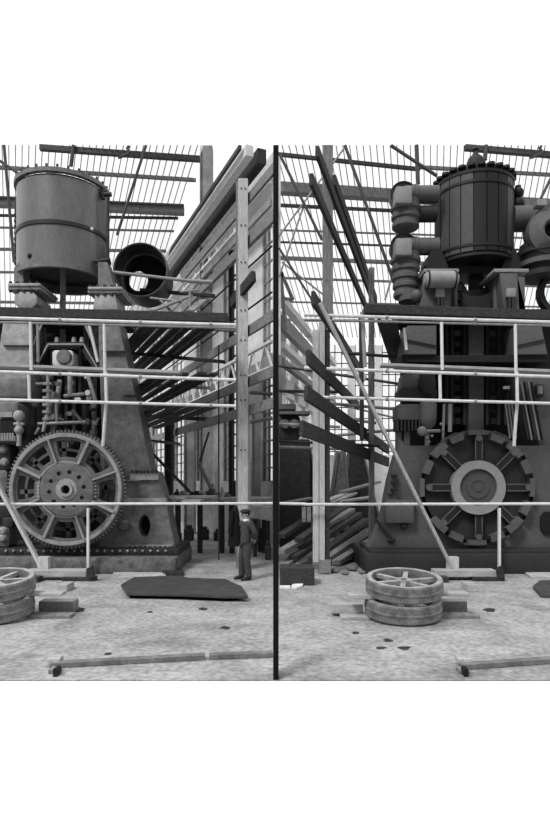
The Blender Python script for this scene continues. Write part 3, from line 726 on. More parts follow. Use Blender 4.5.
b = MB(); c = Vector((WX(475.5,17.75),17.75,WZ(166,17.75))); b.lathe(c, [(.26,-.1),(.26,.08),(.21,.22),(.10,.32),(.06,.42),(.11,.48),(.07,.54),(0,.55)], n=32); b.build('cap_valve', 'render_dark', Q)
# pipes left: two stacks of elbows
def pipe_stack(x, y, mirror, nrow, lab):
    m = -1 if mirror else 1
    D = 17.9
    s = D/F
    xe = 438 if not mirror else 512
    b = MB(); b.tube(at(xe,y,D), at(x,y,D), 8.5*s, n=28); hp = b.build('branch_pipe', 'render_mid', Q)
    b = MB(); b.lathe(at(x+m*11,y,D), [(8.5*s,-.05),(9.6*s,-.05),(9.6*s,.05),(8.5*s,.05)], 'X', 28, True); b.build('pipe_flange', 'render_mid', hp)
    b = MB(); b.lathe(at(x,y,D-.1), [(0,.1),(13*s,.1),(13.6*s,0),(13.6*s,-.0),(13*s,.35),(0,.35)], 'Y', 32); b.build('elbow_disc', 'render_mid', hp)
    b = MB(); b.pbox(x-8,y-8.5,x+8,y+8.5,D-.55,.5,.03); b.build('square_lagging', 'render_light', hp, bevel=.03)
    for k in range(nrow):
        b = MB(); c = at(x+m*1.5, y+12+k*8.5, D); rr = (14.8-.7*k)*s
        b.lathe(c, [(0,-.17),(rr*.9,-.17),(rr,-.13),(rr,-.03),(rr*.92,.0),(rr*.92,.13),(0,.13)], 'Z', 36)
        fl_ = b.build('riser_flange', 'render_mid', hp)
pipe_stack(404, 194.5, False, 3, '')
pipe_stack(404, 246.5, False, 5, '')
b = MB(); b.tube(at(436,214,18), at(405,214,18), 8*18/F, n=24); b.build('branch_pipe', 'render_dark', Q)
b = MB(); b.tube(at(410,292,17.8), at(410,302,17.8), .34, n=24); b.ball(at(416.5,296,17.3), .18); b.build('drain_valve', 'render_mid', Q)
# right
D = 17.4; s = D/F
b = MB(); b.tube(at(511,219,18.2), at(536,219,18.2), 13*s, n=32); rp = b.build('branch_pipe', 'render_mid', Q)
b = MB(); b.lathe(at(552,231,D), [(9*s,.3),(9*s,-.12),(11*s,-.16),(15*s,-.1),(19*s,-.04),(23*s,.0),(23*s,.2),(9*s,.3)], 'Y', 48); b.build('pipe_mouth', 'render_mid', rp)
b = MB(); b.lathe(at(552,231,D+.2), [(0,0),(9.2*s,0)], 'Y', 32); b.build('mouth_dark', 'iron_black', rp)
b = MB(); b.pbox(537,199,547,205,D-.1,.3,.02); b.build('square_lagging', 'render_light', rp)
b = MB(); b.lathe(at(556,231,D+.5), [(0,-.2),(28*s,-.2),(30*s,0),(30*s,.3),(0,.3)], 'Y', 40); b.build('elbow_disc', 'render_mid', rp)
for k in range(3):
    b = MB(); c = at(543, 252+k*11, 18); rr = (26-2*k)*s
    b.lathe(c, [(rr*.8,-.14),(rr,-.14),(rr,.0),(rr*.86,.04),(rr*.86,.2)], 'Z', 36); b.lathe(c, [(0,-.14),(rr*.8,-.14)], 'Z', 36); b.build('riser_flange', 'render_mid' if k%2 else 'render_dark', rp)
b = MB(); b.lathe(at(561,292,18), [(17*s,0),(22*s,0),(22*s,.3),(17*s,.3)], 'Y', 36, True); b.build('pipe_ring', 'render_dark', rp)
b = MB(); b.tube(at(518,186,18.3), at(518,218,18.3), .09); b.ball(at(518,193,18.2), .17); b.ball(at(518,204,18.2), .2); b.build('relief_valve', 'lag_dark', Q)
# bracing under the cylinder
b = MB(); b.pprism([(428,272),(428,256),(434,247),(440,247),(448,266),(448,272)],17.7,.9); b.pprism([(500,272),(504,262),(511,247),(516,250),(521,262),(521,272)],17.7,.9); b.build('bracket', 'lag_dark', Q, sep=True)
b = MB(); b.pbox(424,266,524,273,18.0,1); b.build('cross_girder', 'lag_dark', Q)
for (x0,x1) in ((424,459),(494,529)):
    b = MB(); b.pbox(x0,268.5,x1,272,17.1,1.3); b.build('bearing_plate', 'render_light', Q, bevel=.01)
b = MB(); c = at(441,279.5,16.9); h=.38; rr=.235
b.lathe(c, [(0,-h-.12),(rr*.6,-h-.1),(rr,-h),(rr,h),(rr*.6,h+.1),(0,h+.12)], 'X', 32); bl_=b.build('balance_tank', 'pole_grey', Q)
b = MB()
for xx in (-.44,.44): b.lathe(c+Vector((xx*.85,0,0)), [(rr+.015,-.02),(rr+.015,.02),(rr-.01,.02),(rr-.01,-.02)], 'X', 32, True)
b.build('tank_band', 'lag_dark', bl_, sep=True)
for pts, m in (([(428,273),(451,273),(449,310),(419,310)],'render_mid'),([(500,273),(517,273),(526,310),(504,310)],'render_mid'),([(517,277),(525,277),(525,310),(519,310)],'render_mid')):
    b = MB(); b.pprism(pts, 17.1, 1.2); b.build('upper_leg', m, Q, bevel=.01)
for (x0,y0) in ((436,288),(507,288)):
    b = MB(); b.pbox(x0,y0,x0+9,y0+9,16.95,.2,.02); b.build('inspection_plate', 'render_light', Q, bevel=.01)
    b = MB(); b.pbox(x0+1.5,y0+9,x0+7,y0+22,16.95,.15); b.tube(at(x0+2.5,y0+9,16.9),at(x0+2.5,y0+24,16.9),.04); b.tube(at(x0+6,y0+9,16.9),at(x0+6,y0+24,16.9),.04); b.build('guide_strip', 'render_dark', Q)
b = MB(); b.tube(at(476,268,18.6), at(476,292,18.6), .24); b.build('gland', 'render_dark', Q)
b = MB(); b.pprism([(452,275),(459,275),(468,291),(484,291),(493,275),(500,275),(500,312),(452,312)],18.1,.3); b.build('centre_plate', 'lag_dark', Q)
b = MB(); b.pprism([(461,292),(470,296),(482,296),(491,292),(491,312),(461,312)],17.9,.15); b.build('centre_web', 'render_dark', Q)
for x in (455,496):
    b = MB(); b.tube(at(x,275,17.6), at(x,312,17.6), .08); b.build('guide_rod', 'render_mid', Q)
    b = MB()
    for k in range(4): b.pbox(x+3,276+k*9,x+7,282+k*9,17.9,.1)
    b.build('slot_plate', 'iron_black', Q, sep=True)
# A frame legs lower down
plate('frame_leg', [[(408,326),(436,326),(436,354),(403,354)]], 17.0, .9, 'render_mid', Q, .01)
plate('frame_leg', [[(516,326),(541,326),(547,354),(518,354)]], 17.0, .9, 'render_mid', Q, .01)
b = MB(); b.bar(at(406,340,16.95), at(436,346,16.95), .03,.04); b.bar(at(517,346,16.95), at(544,340,16.95), .03,.04); b.build('leg_seam', 'lag_dark', Q)
plate('frame_leg', [[(516,372),(560,372),(580,445),(541,450)]], 17.05, .9, 'render_mid', Q, .01)
for i in range(5):
    b = MB(); b.bar(at(517+i*3.6,382,16.9), at(528+i*3.6,440,16.9), .035, .08); b.build('guide_bar', 'render_light' if i%2 else 'render_dark', Q)
b = MB(); b.pbox(536,384,544,397,16.9,.12,.03); b.build('oil_box', 'render_dark', Q, bevel=.02)
b = MB(); b.tube(at(540,386,16.85), at(540,394,16.85), .07); b.build('oil_glass', 'render_light', Q)
for (x0,y0,x1,y1) in ((402,355,548,362),):
    b = MB(); b.pbox(x0,y0,x1,y1,17.1,1.2); b.build('cross_girder', 'lag_dark', Q)
b = MB(); b.pbox(400,309,552,318,17.2,1.4); b.build('cross_girder', 'lag_dark', Q)
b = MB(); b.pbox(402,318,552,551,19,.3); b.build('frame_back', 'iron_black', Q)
b = MB(); b.pbox(469,318,484,432,17.9,.4); b.build('centre_column', 'render_mid', Q, bevel=.02)
for x in (465,487,452,499,447,506):
    b = MB(); b.tube(at(x,318,18.1), at(x,425,18.1), .07 if x>450 else .05); b.build('guide_rod', 'render_dark', Q)
for k in range(9):
    for xx in (457,493):
        b = MB(); b.pbox(xx-4,330+k*11,xx+4,336+k*11,18.2,.25,.03); b.build('valve_block', 'render_dark' if k%3 else 'lag_light', Q)
b = MB(); b.pbox(504,386,510,389,17.3,.1); b.build('name_plate', 'render_light', Q)
for i in range(3):
    b = MB(); b.tube(at(505+i*3.2,400,17.2), at(510+i*3,438,17.2), .03); b.build('link_rod', 'render_light', Q)
# left condenser pump
b = MB(); b.pprism([(404,374),(425,374),(425,390),(401,390)],17.0,.7); pu = b.build('valve_chest', 'render_mid', Q, bevel=.01)
b = MB(); b.pbox(400,388,437,398,16.9,.8,.04); b.build('ledge','render_dark',pu,bevel=.02)
b = MB(); b.pbox(398,404,422,420,16.8,.8,.03); b.build('chest_body','render_mid',pu,bevel=.02)
b = MB(); 
for k in range(7): b.pbox(397+k*3.6,420,399+k*3.6,431,16.75,.3)
b.build('fin','render_dark',pu, sep=True)
b = MB(); b.pbox(396,420,422,431,17.0,.4); b.build('fin_backing','iron_black',pu)
b = MB(); b.pbox(404,431,410,448,16.9,.3); b.pbox(398,431,401,448,16.9,.3); b.build('pump_leg','render_mid',pu)
b = MB(); b.lathe(at(428,414,16.8), [(0,.35),(.2,.34),(.24,.28),(.24,-.12),(.2,-.3),(.1,-.42),(0,-.42)], 'Z', 28); b.build('accumulator','render_mid',pu)
b = MB(); b.lathe(at(427,384,16.9), [(0,.3),(.2,.28),(.24,.1),(.24,-.1),(.14,-.3),(0,-.3)], 'Z', 28); b.build('accumulator','render_dark',pu)
b = MB(); b.tube(at(427,424,16.8), at(427,448,16.8), .07); b.ball(at(422,431,16.7), .14); b.tube(at(420,431,16.7), at(440,431,16.7), .05); b.build('link_rod','render_light',pu)
b = MB(); b.tube(at(450,404,16.9), at(450,432,16.9), .06); b.tube(at(444,404,16.9), at(443,440,16.9), .04); b.build('link_rod','render_light',Q)
for (x,y) in ((429,442),(432,436),(427,438),(441,424),(443,430)):
    b = MB(); b.ball(at(x,y,16.6), .045, 6, 10); b.build('pin', 'render_light', Q)
# lower body around the flywheel
W = (477.5, 487.5); WD = 16.4
bodyl = [(402,441),(405,446),(580,446),(580,552),(366,552),(374,540),(384,512),(390,480),(396,458)]
plate('crankcase', [bodyl, circ(W[0],W[1],57,64)], 16.7, .6, 'render_mid', Q, .01)
b = MB(); b.lathe(at(W[0],W[1],16.95), [(0,0),(60*WD/F,0)], 'Y', 64); b.build('crankcase_back','lag_light',Q)
b = MB(); 
plate('hatch', [[(541,517),(545,512),(570,512),(570,534),(545,534),(541,529)]], 16.6, .06, 'iron_black', Q)
for (x0,y0,x1,y1) in ((386,500,414,523),(392,474,398,476),(392,481,398,483),(392,488,398,490)):
    b = MB(); b.pbox(x0,y0,x1,y1,16.45,.25); b.build('side_bracket', 'render_dark' if x1-x0<10 else 'render_mid', Q, bevel=.02)
for (x,y,rr) in ((404,526,.1),(391,539,.12),(390,493,.08)):
    b = MB(); b.ball(at(x,y,16.68), rr, 6, 12); b.build('boss','lag_light',Q)
b = MB(); b.bar(at(376,520,16.6), at(392,539,16.6), .08,.08); b.build('brace','render_dark',Q)
b = MB(); b.pbox(370,550,590,556,16.1,2); b.build('bed_flange', 'render_dark', Q, bevel=.02)
b = MB(); b.box(WX(366,15.95), WX(590,15.95), 15.95, 19, 0, WZ(554,15.95)); b.build('foundation', 'render_dark', Q, bevel=.03)
s = WD/F
b = MB(); b.lathe(at(*W,WD), [(18.5*s,-.1),(27*s,-.1),(27*s,.15),(18.5*s,.15)], 'Y', 72, True); fwl = b.build('flywheel', 'render_light', Q)
b = MB(); b.lathe(at(*W,WD), [(0,-.05),(4*s,-.05),(4*s,-.03),(7*s,-.03),(7*s,-.05),(11*s,-.05),(11*s,-.02),(18.6*s,-.02)], 'Y', 64); b.build('hub_disc', 'lag_light', fwl)
b = MB(); b.lathe(at(*W,WD+.15), [(27*s,0),(54*s,0),(54*s,.12),(27*s,.12)], 'Y', 72, True); b.build('web', 'render_dark', fwl)
for k in range(8):
    a = PI/4*k; c = at(*W,WD+.08); d = Vector((math.cos(a),0,math.sin(a))); e = Vector((-math.sin(a),0,math.cos(a)))
    b = MB(); b.bar(c+d*27*s, c+d*49*s, .16,.22,(0,1,0)); sk = b.build('spoke', 'lag_dark', fwl)
    b = MB()
    for o in (-1,1): b.bar(c+d*28*s+e*o*.09+Vector((0,-.1,0)), c+d*49*s+e*o*.09+Vector((0,-.1,0)), .03,.03,(0,1,0))
    b.build('spoke_edge', 'render_mid', sk)
    b = MB(); b.tube(c+d*49.5*s+Vector((0,-.14,0)), c+d*49.5*s, .09); b.build('spoke_bolt', 'render_mid', sk)
for k in range(16):
    if k in (9,): continue
    a0 = 2*PI*k/16-.145*(1.15 if k%2==0 else .9); a1 = 2*PI*k/16+.145*(1.15 if k%2==0 else .9)
    ro, ri = (58,53.5) if k%4==0 else (57,50)
    b = MB(); pts = [(W[0]+ro*math.cos(a0),W[1]-ro*math.sin(a0)),(W[0]+ro*math.cos((a0+a1)/2),W[1]-ro*math.sin((a0+a1)/2)),(W[0]+ro*math.cos(a1),W[1]-ro*math.sin(a1)),(W[0]+ri*math.cos(a1),W[1]-ri*math.sin(a1)),(W[0]+ri*math.cos(a0),W[1]-ri*math.sin(a0))]
    b.pprism(pts, WD-.05, .25); b.build('rim_segment', 'render_mid', fwl)
b = MB()
for k in range(7):
    for base in (1.0, 1.95, 4.35, 5.0):
        a = base+k*.045; b.ball(at(W[0]+58*math.cos(a), W[1]-58*math.sin(a), WD+.05), .04, 4, 6)
b.build('tooth', 'render_mid', fwl, sep=True)

# ------------------------------------------------------------------ pulleys stacked on the floor
def pulley(cx, cy, z0, h, r, lab, grp=None):
    t = thing('spoked_pulley', lab, 'wheel', (cx,cy,z0))
    b = MB(); b.lathe((cx,cy,z0), [(r-.10,0),(r-.02,0),(r,.02),(r,h*.42),(r+.012,h*.45),(r+.012,h*.55),(r,h*.58),(r,h-.02),(r-.02,h),(r-.10,h),(r-.11,h-.05),(r-.11,.05)], n=72, closed=True); b.build('rim', 'drum_side', t)
    b = MB(); b.lathe((cx,cy,z0), [(r-.015,h),(r-.10,h),(r-.10,h+.008),(r-.015,h+.008)], n=72, closed=True); b.build('rim_edge', 'drum_top', t)
    b = MB(); b.lathe((cx,cy,z0), [(.06,.05),(.14,.05),(.14,h-.03),(.06,h-.03)], n=24, closed=True); b.build('hub', 'drum_top', t)
    for k in range(6):
        a = PI/3*k+.25; d = Vector((math.cos(a),math.sin(a),0)); c = Vector((cx,cy,z0+h*.72))
        b = MB(); b.bar(c+d*.12, c+d*(r-.1), .09, .07); b.build('spoke', 'drum_top', t)
    return t
def pulley_stack(x, w):
    cx = WX(x, 10.85); r = 37.8*10.85/F; cy = 10.87
    for (dx, dy, z0, zh, ln, lab) in ((-.70,.0,.0,.06,.9,'flat pale board on the floor under the lower spoked pulley, %s view'),(.62,.1,.0,.06,1.5,'long dark plank on the floor under the pulleys, right side, %s view')):
        b = MB(); X = cx+dx; b.box(X-ln/2, X+ln/2, cy+dy-.15, cy+dy+.12, z0, zh); b.build('bearing_plank', 'timber_mid' if dx > 0 else 'timber_pale_long', None, lab % w, 'plank', smooth=False, bevel=.01)
    t = pulley(cx-.02, cy, .075, .30, r, 'lower spoked iron pulley lying on boards, %s view' % w); t.rotation_euler = (math.radians(5), 0, 0)
    b = MB(); b.box(cx-1.02, cx-.3, cy-.2, cy+.0, .375, .45); b.build('spacer_block', 'timber_pale_long', None, 'pale timber spacer between the two pulleys, left side, %s view' % w, 'block', smooth=False, bevel=.01)
    b = MB(); b.box(cx+.3, cx+1.2, cy+.0, cy+.26, .39, .45); b.build('spacer_block', 'timber_pale_long', None, 'pale timber spacer between the two pulleys, right side, %s view' % w, 'block', smooth=False, bevel=.01)
    b = MB(); b.box(cx-1.30, cx-.72, cy+.1, cy+.35, .06, .22); b.build('timber_block', 'timber_pale_long', None, 'short pale timber block left of the pulley stack, %s view' % w, 'block', smooth=False, bevel=.012)
    b = MB(); b.box(cx+.62, cx+1.28, cy+.4, cy+.7, .0, .22); b.build('timber_block', 'timber_mid', None, 'short timber block right of the pulley stack, %s view' % w, 'block', smooth=False, bevel=.012)
    t = pulley(cx, cy, .46, .28, r, 'upper spoked iron pulley resting on the stack, %s view' % w); t.rotation_euler = (math.radians(7), 0, 0)
pulley_stack(404, 'right')
pulley_stack(-5, 'left')

# floor boards at the foot of the rail
def floorboards(dx, w):
    def q(x0, y0, x1, y1, D, t, m, lab, nm='loose_board', rot=0):
        z0 = max(0, WZ(y1,D)); b = MB(); b.box(WX(x0+dx,D), WX(x1+dx,D), D, D+t, z0, WZ(y0,D)); b.build(nm, m, None, lab % w, 'board', smooth=False, bevel=.01)
    q(24,570.5,86,577,14.9,.4,'timber_pale_long','broad pale board lying at the foot of the guard rail, %s view')
    q(30,577.2,38,584,14.6,.3,'timber_dark','dark block under the left end of the floor board, %s view')
    q(62,577.2,94,582,14.8,.3,'iron_dark','dark flat bar under the right end of the floor board, %s view')
    q(57,585,67,592.5,13.4,.5,'timber_pale_long','small pale block on the floor before the guard rail, %s view', 'timber_block')
    b = MB(); p = [(86,569),(92,566),(94,577),(88,578)]; b.pprism([(a+dx,c) for a,c in p],14.75,.12); b.build('iron_bracket','iron_dark',None,'dark iron bracket on the board at the guard upright, %s view' % w,'bracket')
floorboards(0, 'left'); floorboards(411, 'right')
# steel plates on the floor
def flat(name, pts, th, m, lab, cat, z=0):
    v = [floor_at(a,b) for a,b in pts]; n = len(v); b = MB()
    b.add([(p.x,p.y,z) for p in v]+[(p.x,p.y,z+th) for p in v], [tuple(range(n)), tuple(range(2*n-1,n-1,-1))]+[(i,(i+1)%n,(i+1)%n+n,i+n) for i in range(n)])
    return b.build(name, m, None, lab, cat, smooth=False)
flat('steel_plate', [(121,590),(127,599),(180,600),(225,602),(248,602),(242,592),(225,584),(190,583),(180,580.5),(134,582)], .05, 'plate_steel', 'large dark steel plate lying flat on the floor before the man', 'plate', .075)
flat('shade_slab', [(125,592),(131,598),(180,599),(225,601),(238,600),(232,592),(220,586),(190,585),(140,585)], .075, 'black', 'thin black slab added as the shade under the edge of the large steel plate', 'shade_slab')  # recessed black layer added to darken the plate's edge like a shadow
flat('steel_plate', [(113,574),(120,580),(166,579),(166,575),(150,572)], .05, 'sheet', 'pale crumpled sheet behind the large dark floor plate', 'sheet')
flat('steel_plate', [(160,572.5),(166,577),(184,576),(182,572)], .10, 'iron_dark', 'small dark plate piece behind the large floor plate', 'plate', .0)
flat('steel_plate', [(533,589),(541,598),(600,600),(600,583),(540,583)], .07, 'plate_steel', 'dark steel plate lying on the floor at the right edge', 'plate')
flat('steel_plate', [(525,574),(531,579),(600,579),(600,573)], .05, 'sheet', 'pale crumpled sheet on the floor behind the right edge plate', 'sheet')
# oily stains as thin worn patches
rnd = random.Random(11)
for i, (x, y, rx) in enumerate(((388,640.5,5),(405,648,6),(381,648,5),(356,633,4),(79,610,7),(490,610,7),(225,628,5),(203,609,4),(108,654,4),(150,612,3))):
    pts = [(x+rx*(1+.3*rnd.uniform(-1,1))*math.cos(a*PI/6), y+rx*.3*(1+.3*rnd.uniform(-1,1))*math.sin(a*PI/6)) for a in range(12)]
    flat('oil_patch', pts, .004, 'iron_dark', ['dark oil patch right below the pulley stack','larger dark oil patch before the right pulleys','dark oil patch left below the right pulleys','small dark patch left of the right pulleys','dark damp patch on the left floor before the boards','dark damp patch on the right floor before the boards','small dark patch on the open floor below the steel plate','small dark patch just below the large steel plate','small dark patch above the floor rail','tiny dark patch left below the steel plate'][i], 'stain')
# rail at the front
def floor_rail(x0, x1, y0, y1, w, z=.075):
    Da = EYE*F/(y0-HOR); Db = EYE*F/(y1-HOR)
    a = Vector((WX(x0,Da),Da,z/2)); b_ = Vector((WX(x1,Db),Db,z/2)); b = MB(); b.bar(a, b_, .12, z); return b.build('floor_rail', 'iron_mid', None, w, 'rail', smooth=False, bevel=.01)
floor_rail(50, 205, 667.5, 659, 'long dark timber rail along the front of the left floor')
floor_rail(209, 272.4, 659, 656.5, 'shorter dark rail ending at the black divider')
floor_rail(462, 590, 669, 660, 'long dark rail along the front of the right floor')
for x, w in ((53,'left'),(464.5,'right')):
    for i, (y, z0, z1, wd) in enumerate(((674,.0,.055,10),(667.5,.058,.115,13))):
        D = EYE*F/(y-HOR); b = MB(); b.box(WX(x-wd/2,D), WX(x+wd/2,D), D, D+.16, z0, z1); b.build('end_block', 'sheet' if i else 'timber_mid', None, ('lower' if i == 0 else 'upper')+' stepped block at the end of the %s floor rail' % w, 'block', smooth=False, bevel=.008)
    D = EYE*F/(677-HOR); b = MB(); b.box(WX(x,D), WX(x+4,D), D, D+.15, 0, .1); b.build('end_block', 'iron_black', None, 'small black pin at the end of the %s floor rail' % w, 'pin', smooth=False)

# ------------------------------------------------------------------ timber pile and blocks of the right view
b = MB(); b.box(WX(280,14.2), WX(314.5,14.2), 14.2, 14.9, .0, WZ(568,14.2)); b.build('timber_baulk', 'timber_dark', None, 'thick dark squared timber block beside the black divider', 'timber', smooth=False, bevel=.02)
flat('paper_scrap', [(291,588),(296,590),(303,587),(303,585),(293,586)], .05, 'shirt', 'small white scrap on the floor before the dark timber block', 'scrap')
flat('paper_scrap', [(280,588.5),(290,588.5),(290,587),(280,587)], .04, 'shirt', 'white strip on the floor beside the black divider', 'scrap')
pl = [(281,16.6,.50,352,23,1.35),(293,16.8,.30,359,23,1.2),(283,16.4,.12,340,22,.95),(312,17,.22,366,22.5,1.0),(316,16.9,.08,370,21,.75),(299,17.4,.75,348,24,1.5),(336,17.4,.1,374,20.5,.5),(281,17.6,.85,330,24,1.55)]
pll = ['outermost','second','lowest left','fourth','lowest middle','topmost','shortest','rearmost']
for i, (xa,Da,za,xb,Db,zb_) in enumerate(pl):
    timber('timber_beam', Vector((WX(xa,Da),Da,za)), Vector((WX(xb,Db),Db,zb_)), .26, .15, 'timber_dark' if i%2 else 'timber_mid', '%s long timber of the pile behind the heavy post of the right view' % pll[i], 'timber')
b = MB(); b.box(WX(340,22.4), WX(368,22.4), 22.3, 22.5, 0, .62); b.build('pile_trestle', 'timber_dark', None, 'dark trestle board carrying the far ends of the timber pile', 'trestle', smooth=False)
for i, (xa,ya,xb,yb,D) in enumerate(((322,503,345,494,17.2),(330,503,354,493,17.8),(338,502,372,497,18.4),(285,503,312,498,19),(342,492,378,482,20))):
    timber('bench_plank', at(xa,ya,D), at(xb,yb,D+3), .25, .07, 'timber_pale_long' if i < 3 else 'timber_mid', ['first','second','third','fourth','fifth'][i]+' loose plank lying on the staging just above the right guard rail')
# dark castings standing in the background of the right view
def casting(pts, D, m, lab, hole=None):
    t = thing('engine_casting', lab, 'casting', (WX(pts[0][0],D),D,0))
    plate('casting_body', [pts]+([hole] if hole else []), D, .7, m, t, .03)
    b = MB(); b.bar(at(*pts[0],D-.06), at(*pts[1],D-.06), .08,.1,(0,1,0)); b.bar(at(*pts[-1],D-.06), at(*pts[-2],D-.06), .08,.1,(0,1,0)); b.build('casting_edge','iron_mid',t)
casting([(278,440),(278,541),(316,541),(290,440)][::-1], 24.5, 'iron_mid', 'dark tapered casting against the black divider')
casting([(284,440),(306,538),(330,538),(308,440)], 25.5, 'iron_dark', 'second dark leaning casting behind the heavy post')
casting([(338,452),(325,544),(354,544),(345,452)], 26, 'iron_mid', 'grey pointed casting between the two timber posts')
casting([(350,448),(340,535),(384,535),(362,448)], 27.2, 'iron_dark', 'far dark casting just left of the dark engine')
casting([(318,450),(306,533),(332,533),(324,450)], 28.3, 'iron_dark', 'narrow dark casting seen behind the pale boards of the post')
# heap of dark machinery upper left
t = thing('machine_bed', 'dark machine bed with fittings beside the divider above the low poles', 'machine', at(285,430,22))
b = MB(); b.pbox(279,415,300,440,22,.8,.1); b.build('housing','iron_dark',t,bevel=.03)
b = MB(); b.pbox(279,404,296,409,21.8,.8); b.pbox(279,411,310,414,21.7,.8); b.build('shelf','iron_mid',t)
b = MB(); b.lathe(at(285,424,21.9), [(0,-.1),(.15,-.1),(.2,0),(.2,.1)], 'Y', 16); b.lathe(at(294,424,21.9), [(0,-.1),(.15,-.1),(.2,0),(.2,.1)], 'Y', 16); b.build('handwheel','iron_mid',t)
b = MB(); b.box(WX(280,22), WX(310,22), 22, 22.6, 0, WZ(440,22)); b.build('pedestal','iron_dark',t)
t = thing('gauge_stand', 'small round white gauge hanging left of the leaning plank', 'gauge', at(361.5,377,17.4))
b = MB(); b.lathe(at(361.5,377,17.4), [(0,-.05),(.12,-.05),(.15,0),(.15,.08)], 'Y', 20); b.build('dial','pole_white',t)
b = MB(); b.tube(at(361.5,382,17.4), at(362,395,17.4), .035); b.build('stem','iron_mid',t)
for i, (x,y,rr) in enumerate(((335,570,.1),(345,572,.08),(352,568,.12),(372,565,.09),(362,571,.07))):
    D = EYE*F/(y+3-HOR); b = MB(); b.ball((WX(x,D),D,rr*.7), rr, 5, 8, 1.4, 1, .7); b.build('rubble_lump','iron_mid',None,'small lump of rubble on the floor before the dark engine footing','rubble','rubble lumps before the dark engine')

# ------------------------------------------------------------------ bench and clutter behind the man
t = thing('work_bench', 'long pale topped work bench under the back windows', 'bench', (WX(195,21),21,0))
b = MB(); b.box(WX(150,20), WX(272,23), 20.3, 21.6, 1.78, 1.9); b.build('bench_top','timber_pale_long',t,bevel=.01)
for x in (158,178,200,222,232,264):
    b = MB(); X = WX(x,20.6); b.box(X-.08, X+.08, 20.5, 20.7, 0, 1.78); b.build('leg','timber_dark',t)
rnd = random.Random(5)
tools = ['vice','tool_box','casting_piece','wooden_block','tin_can','oil_can','gear_blank']
for i in range(14):
    x = 162+i*5.0; D = 20.6+rnd.random()*.5; X = WX(x,D); h = rnd.uniform(.15,.5); wd = rnd.uniform(.08,.2)
    b = MB()
    if i%3 == 0: b.lathe((X,D,1.9), [(0,0),(wd,0),(wd,h*.6),(wd*.4,h*.8),(wd*.4,h),(0,h)], n=16)
    elif i%3 == 1: b.box(X-wd,X+wd,D-.12,D+.12,1.9,1.9+h*.6); b.box(X-wd*.4,X+wd*.4,D-.08,D+.08,1.9+h*.6,1.9+h)
    else: b.tube((X-wd,D,1.9+wd*.8),(X+wd,D,1.9+wd*.8),wd*.8); b.box(X-wd*.5,X+wd*.5,D-.1,D+.1,1.9,1.9+wd*1.2)
    b.build(('oil_can','tool_box','machine_part')[i%3], rnd.choice(['iron_dark','iron_mid','iron_light']), None,
      ('dark can with a narrow neck among the clutter on the work bench','small stepped box among the clutter on the work bench','small round machine part on a foot on the work bench')[i%3], ('can','box','machine part')[i%3], 'bench clutter of the same kind: '+('cans','boxes','parts')[i%3])
for i, (x, y, w_, h_) in enumerate(((152,552,9,18),(166,548,10,14),(176,545,8,11),(188,541,9,12),(203,540,10,10),(218,541,9,9),(262,552,9,18),(268,560,6,14))):
    D = EYE*F/(y-HOR); s_ = D/F; b = MB(); X = WX(x,D); b.box(X-w_*s_/2, X+w_*s_/2, D, D+.5, 0, h_*s_); b.box(X-w_*s_/3, X+w_*s_/3, D+.1, D+.4, h_*s_, h_*s_*1.3)
    b.build('stored_casting', 'iron_dark', None, ['low dark casting beside the left engine footing','second low dark casting right of the engine footing','third low casting under the bench','fourth low casting under the bench','fifth low casting under the bench','sixth low casting left of the man','dark casting on the floor right of the man','small dark casting at the black divider'][i], 'casting', smooth=False, bevel=.03)
for i, (x0,x1,D,y) in enumerate(((142,185,17.6,497),(182,200,17.0,500),(150,215,18.4,496))):
    b = MB(); b.box(WX(x0,D), WX(x1,D), D, D+.9, WZ(y+2,D), WZ(y,D)); b.build('staging_board','timber_pale_long',None,['pale staging board just above the guard rail, right of the engine','short pale staging board above the guard rail','long pale staging board behind the others above the guard rail'][i],'board',smooth=False)
b = MB(); b.pprism([(250,505),(272.5,507),(272.5,521),(249,518)],19.2,.7); b.build('canvas_crate','sheet',None,'pale box shaped crate behind the man beside the black divider','crate',bevel=.03)
tubeobj('trestle_leg', at(255,520,19.5), Vector((WX(255,19.5),19.5,0)), .06, 'timber_dark', 'dark left trestle leg under the pale crate', 'leg')
tubeobj('trestle_leg', at(268,521,19.5), Vector((WX(268,19.5),19.5,0)), .06, 'timber_dark', 'dark right trestle leg under the pale crate', 'leg')

# ------------------------------------------------------------------ the man
def skin_mesh(name, pts, edges, m, parent, root=0, sub=2, off=Vector()):
    me = bpy.data.meshes.new(name); me.from_pydata([tuple(Vector(p[:3])) for p in pts], edges, [])
    ob = bpy.data.objects.new(name, me); COL.objects.link(ob)
    md = ob.modifiers.new('s','SKIN'); md.use_smooth_shade = True
    for i, p in enumerate(pts):
        v = me.skin_vertices[0].data[i]; rr = p[3]; v.radius = (rr, p[4] if len(p) > 4 else rr); v.use_root = (i == root)
    ms = ob.modifiers.new('u','SUBSURF'); ms.levels = sub; ms.render_levels = sub
    dg = bpy.context.evaluated_depsgraph_get(); dg.update()
    m2 = bpy.data.meshes.new_from_object(ob.evaluated_get(dg)); bpy.data.objects.remove(ob)
    m2.name = name
    for q in m2.polygons: q.use_smooth = True
    m2.materials.clear(); m2.materials.append(MATS[m])
    o = bpy.data.objects.new(name, m2); COL.objects.link(o); o.parent = parent
    return o
pf = floor_at(245.5, 579.5)
man = thing('person', 'man in a flat cap and dark work overalls standing with hands behind his back', 'person', (pf.x, pf.y, 0))
man.rotation_euler = (0, 0, math.radians(-58))     # he faces left and a little to the camera
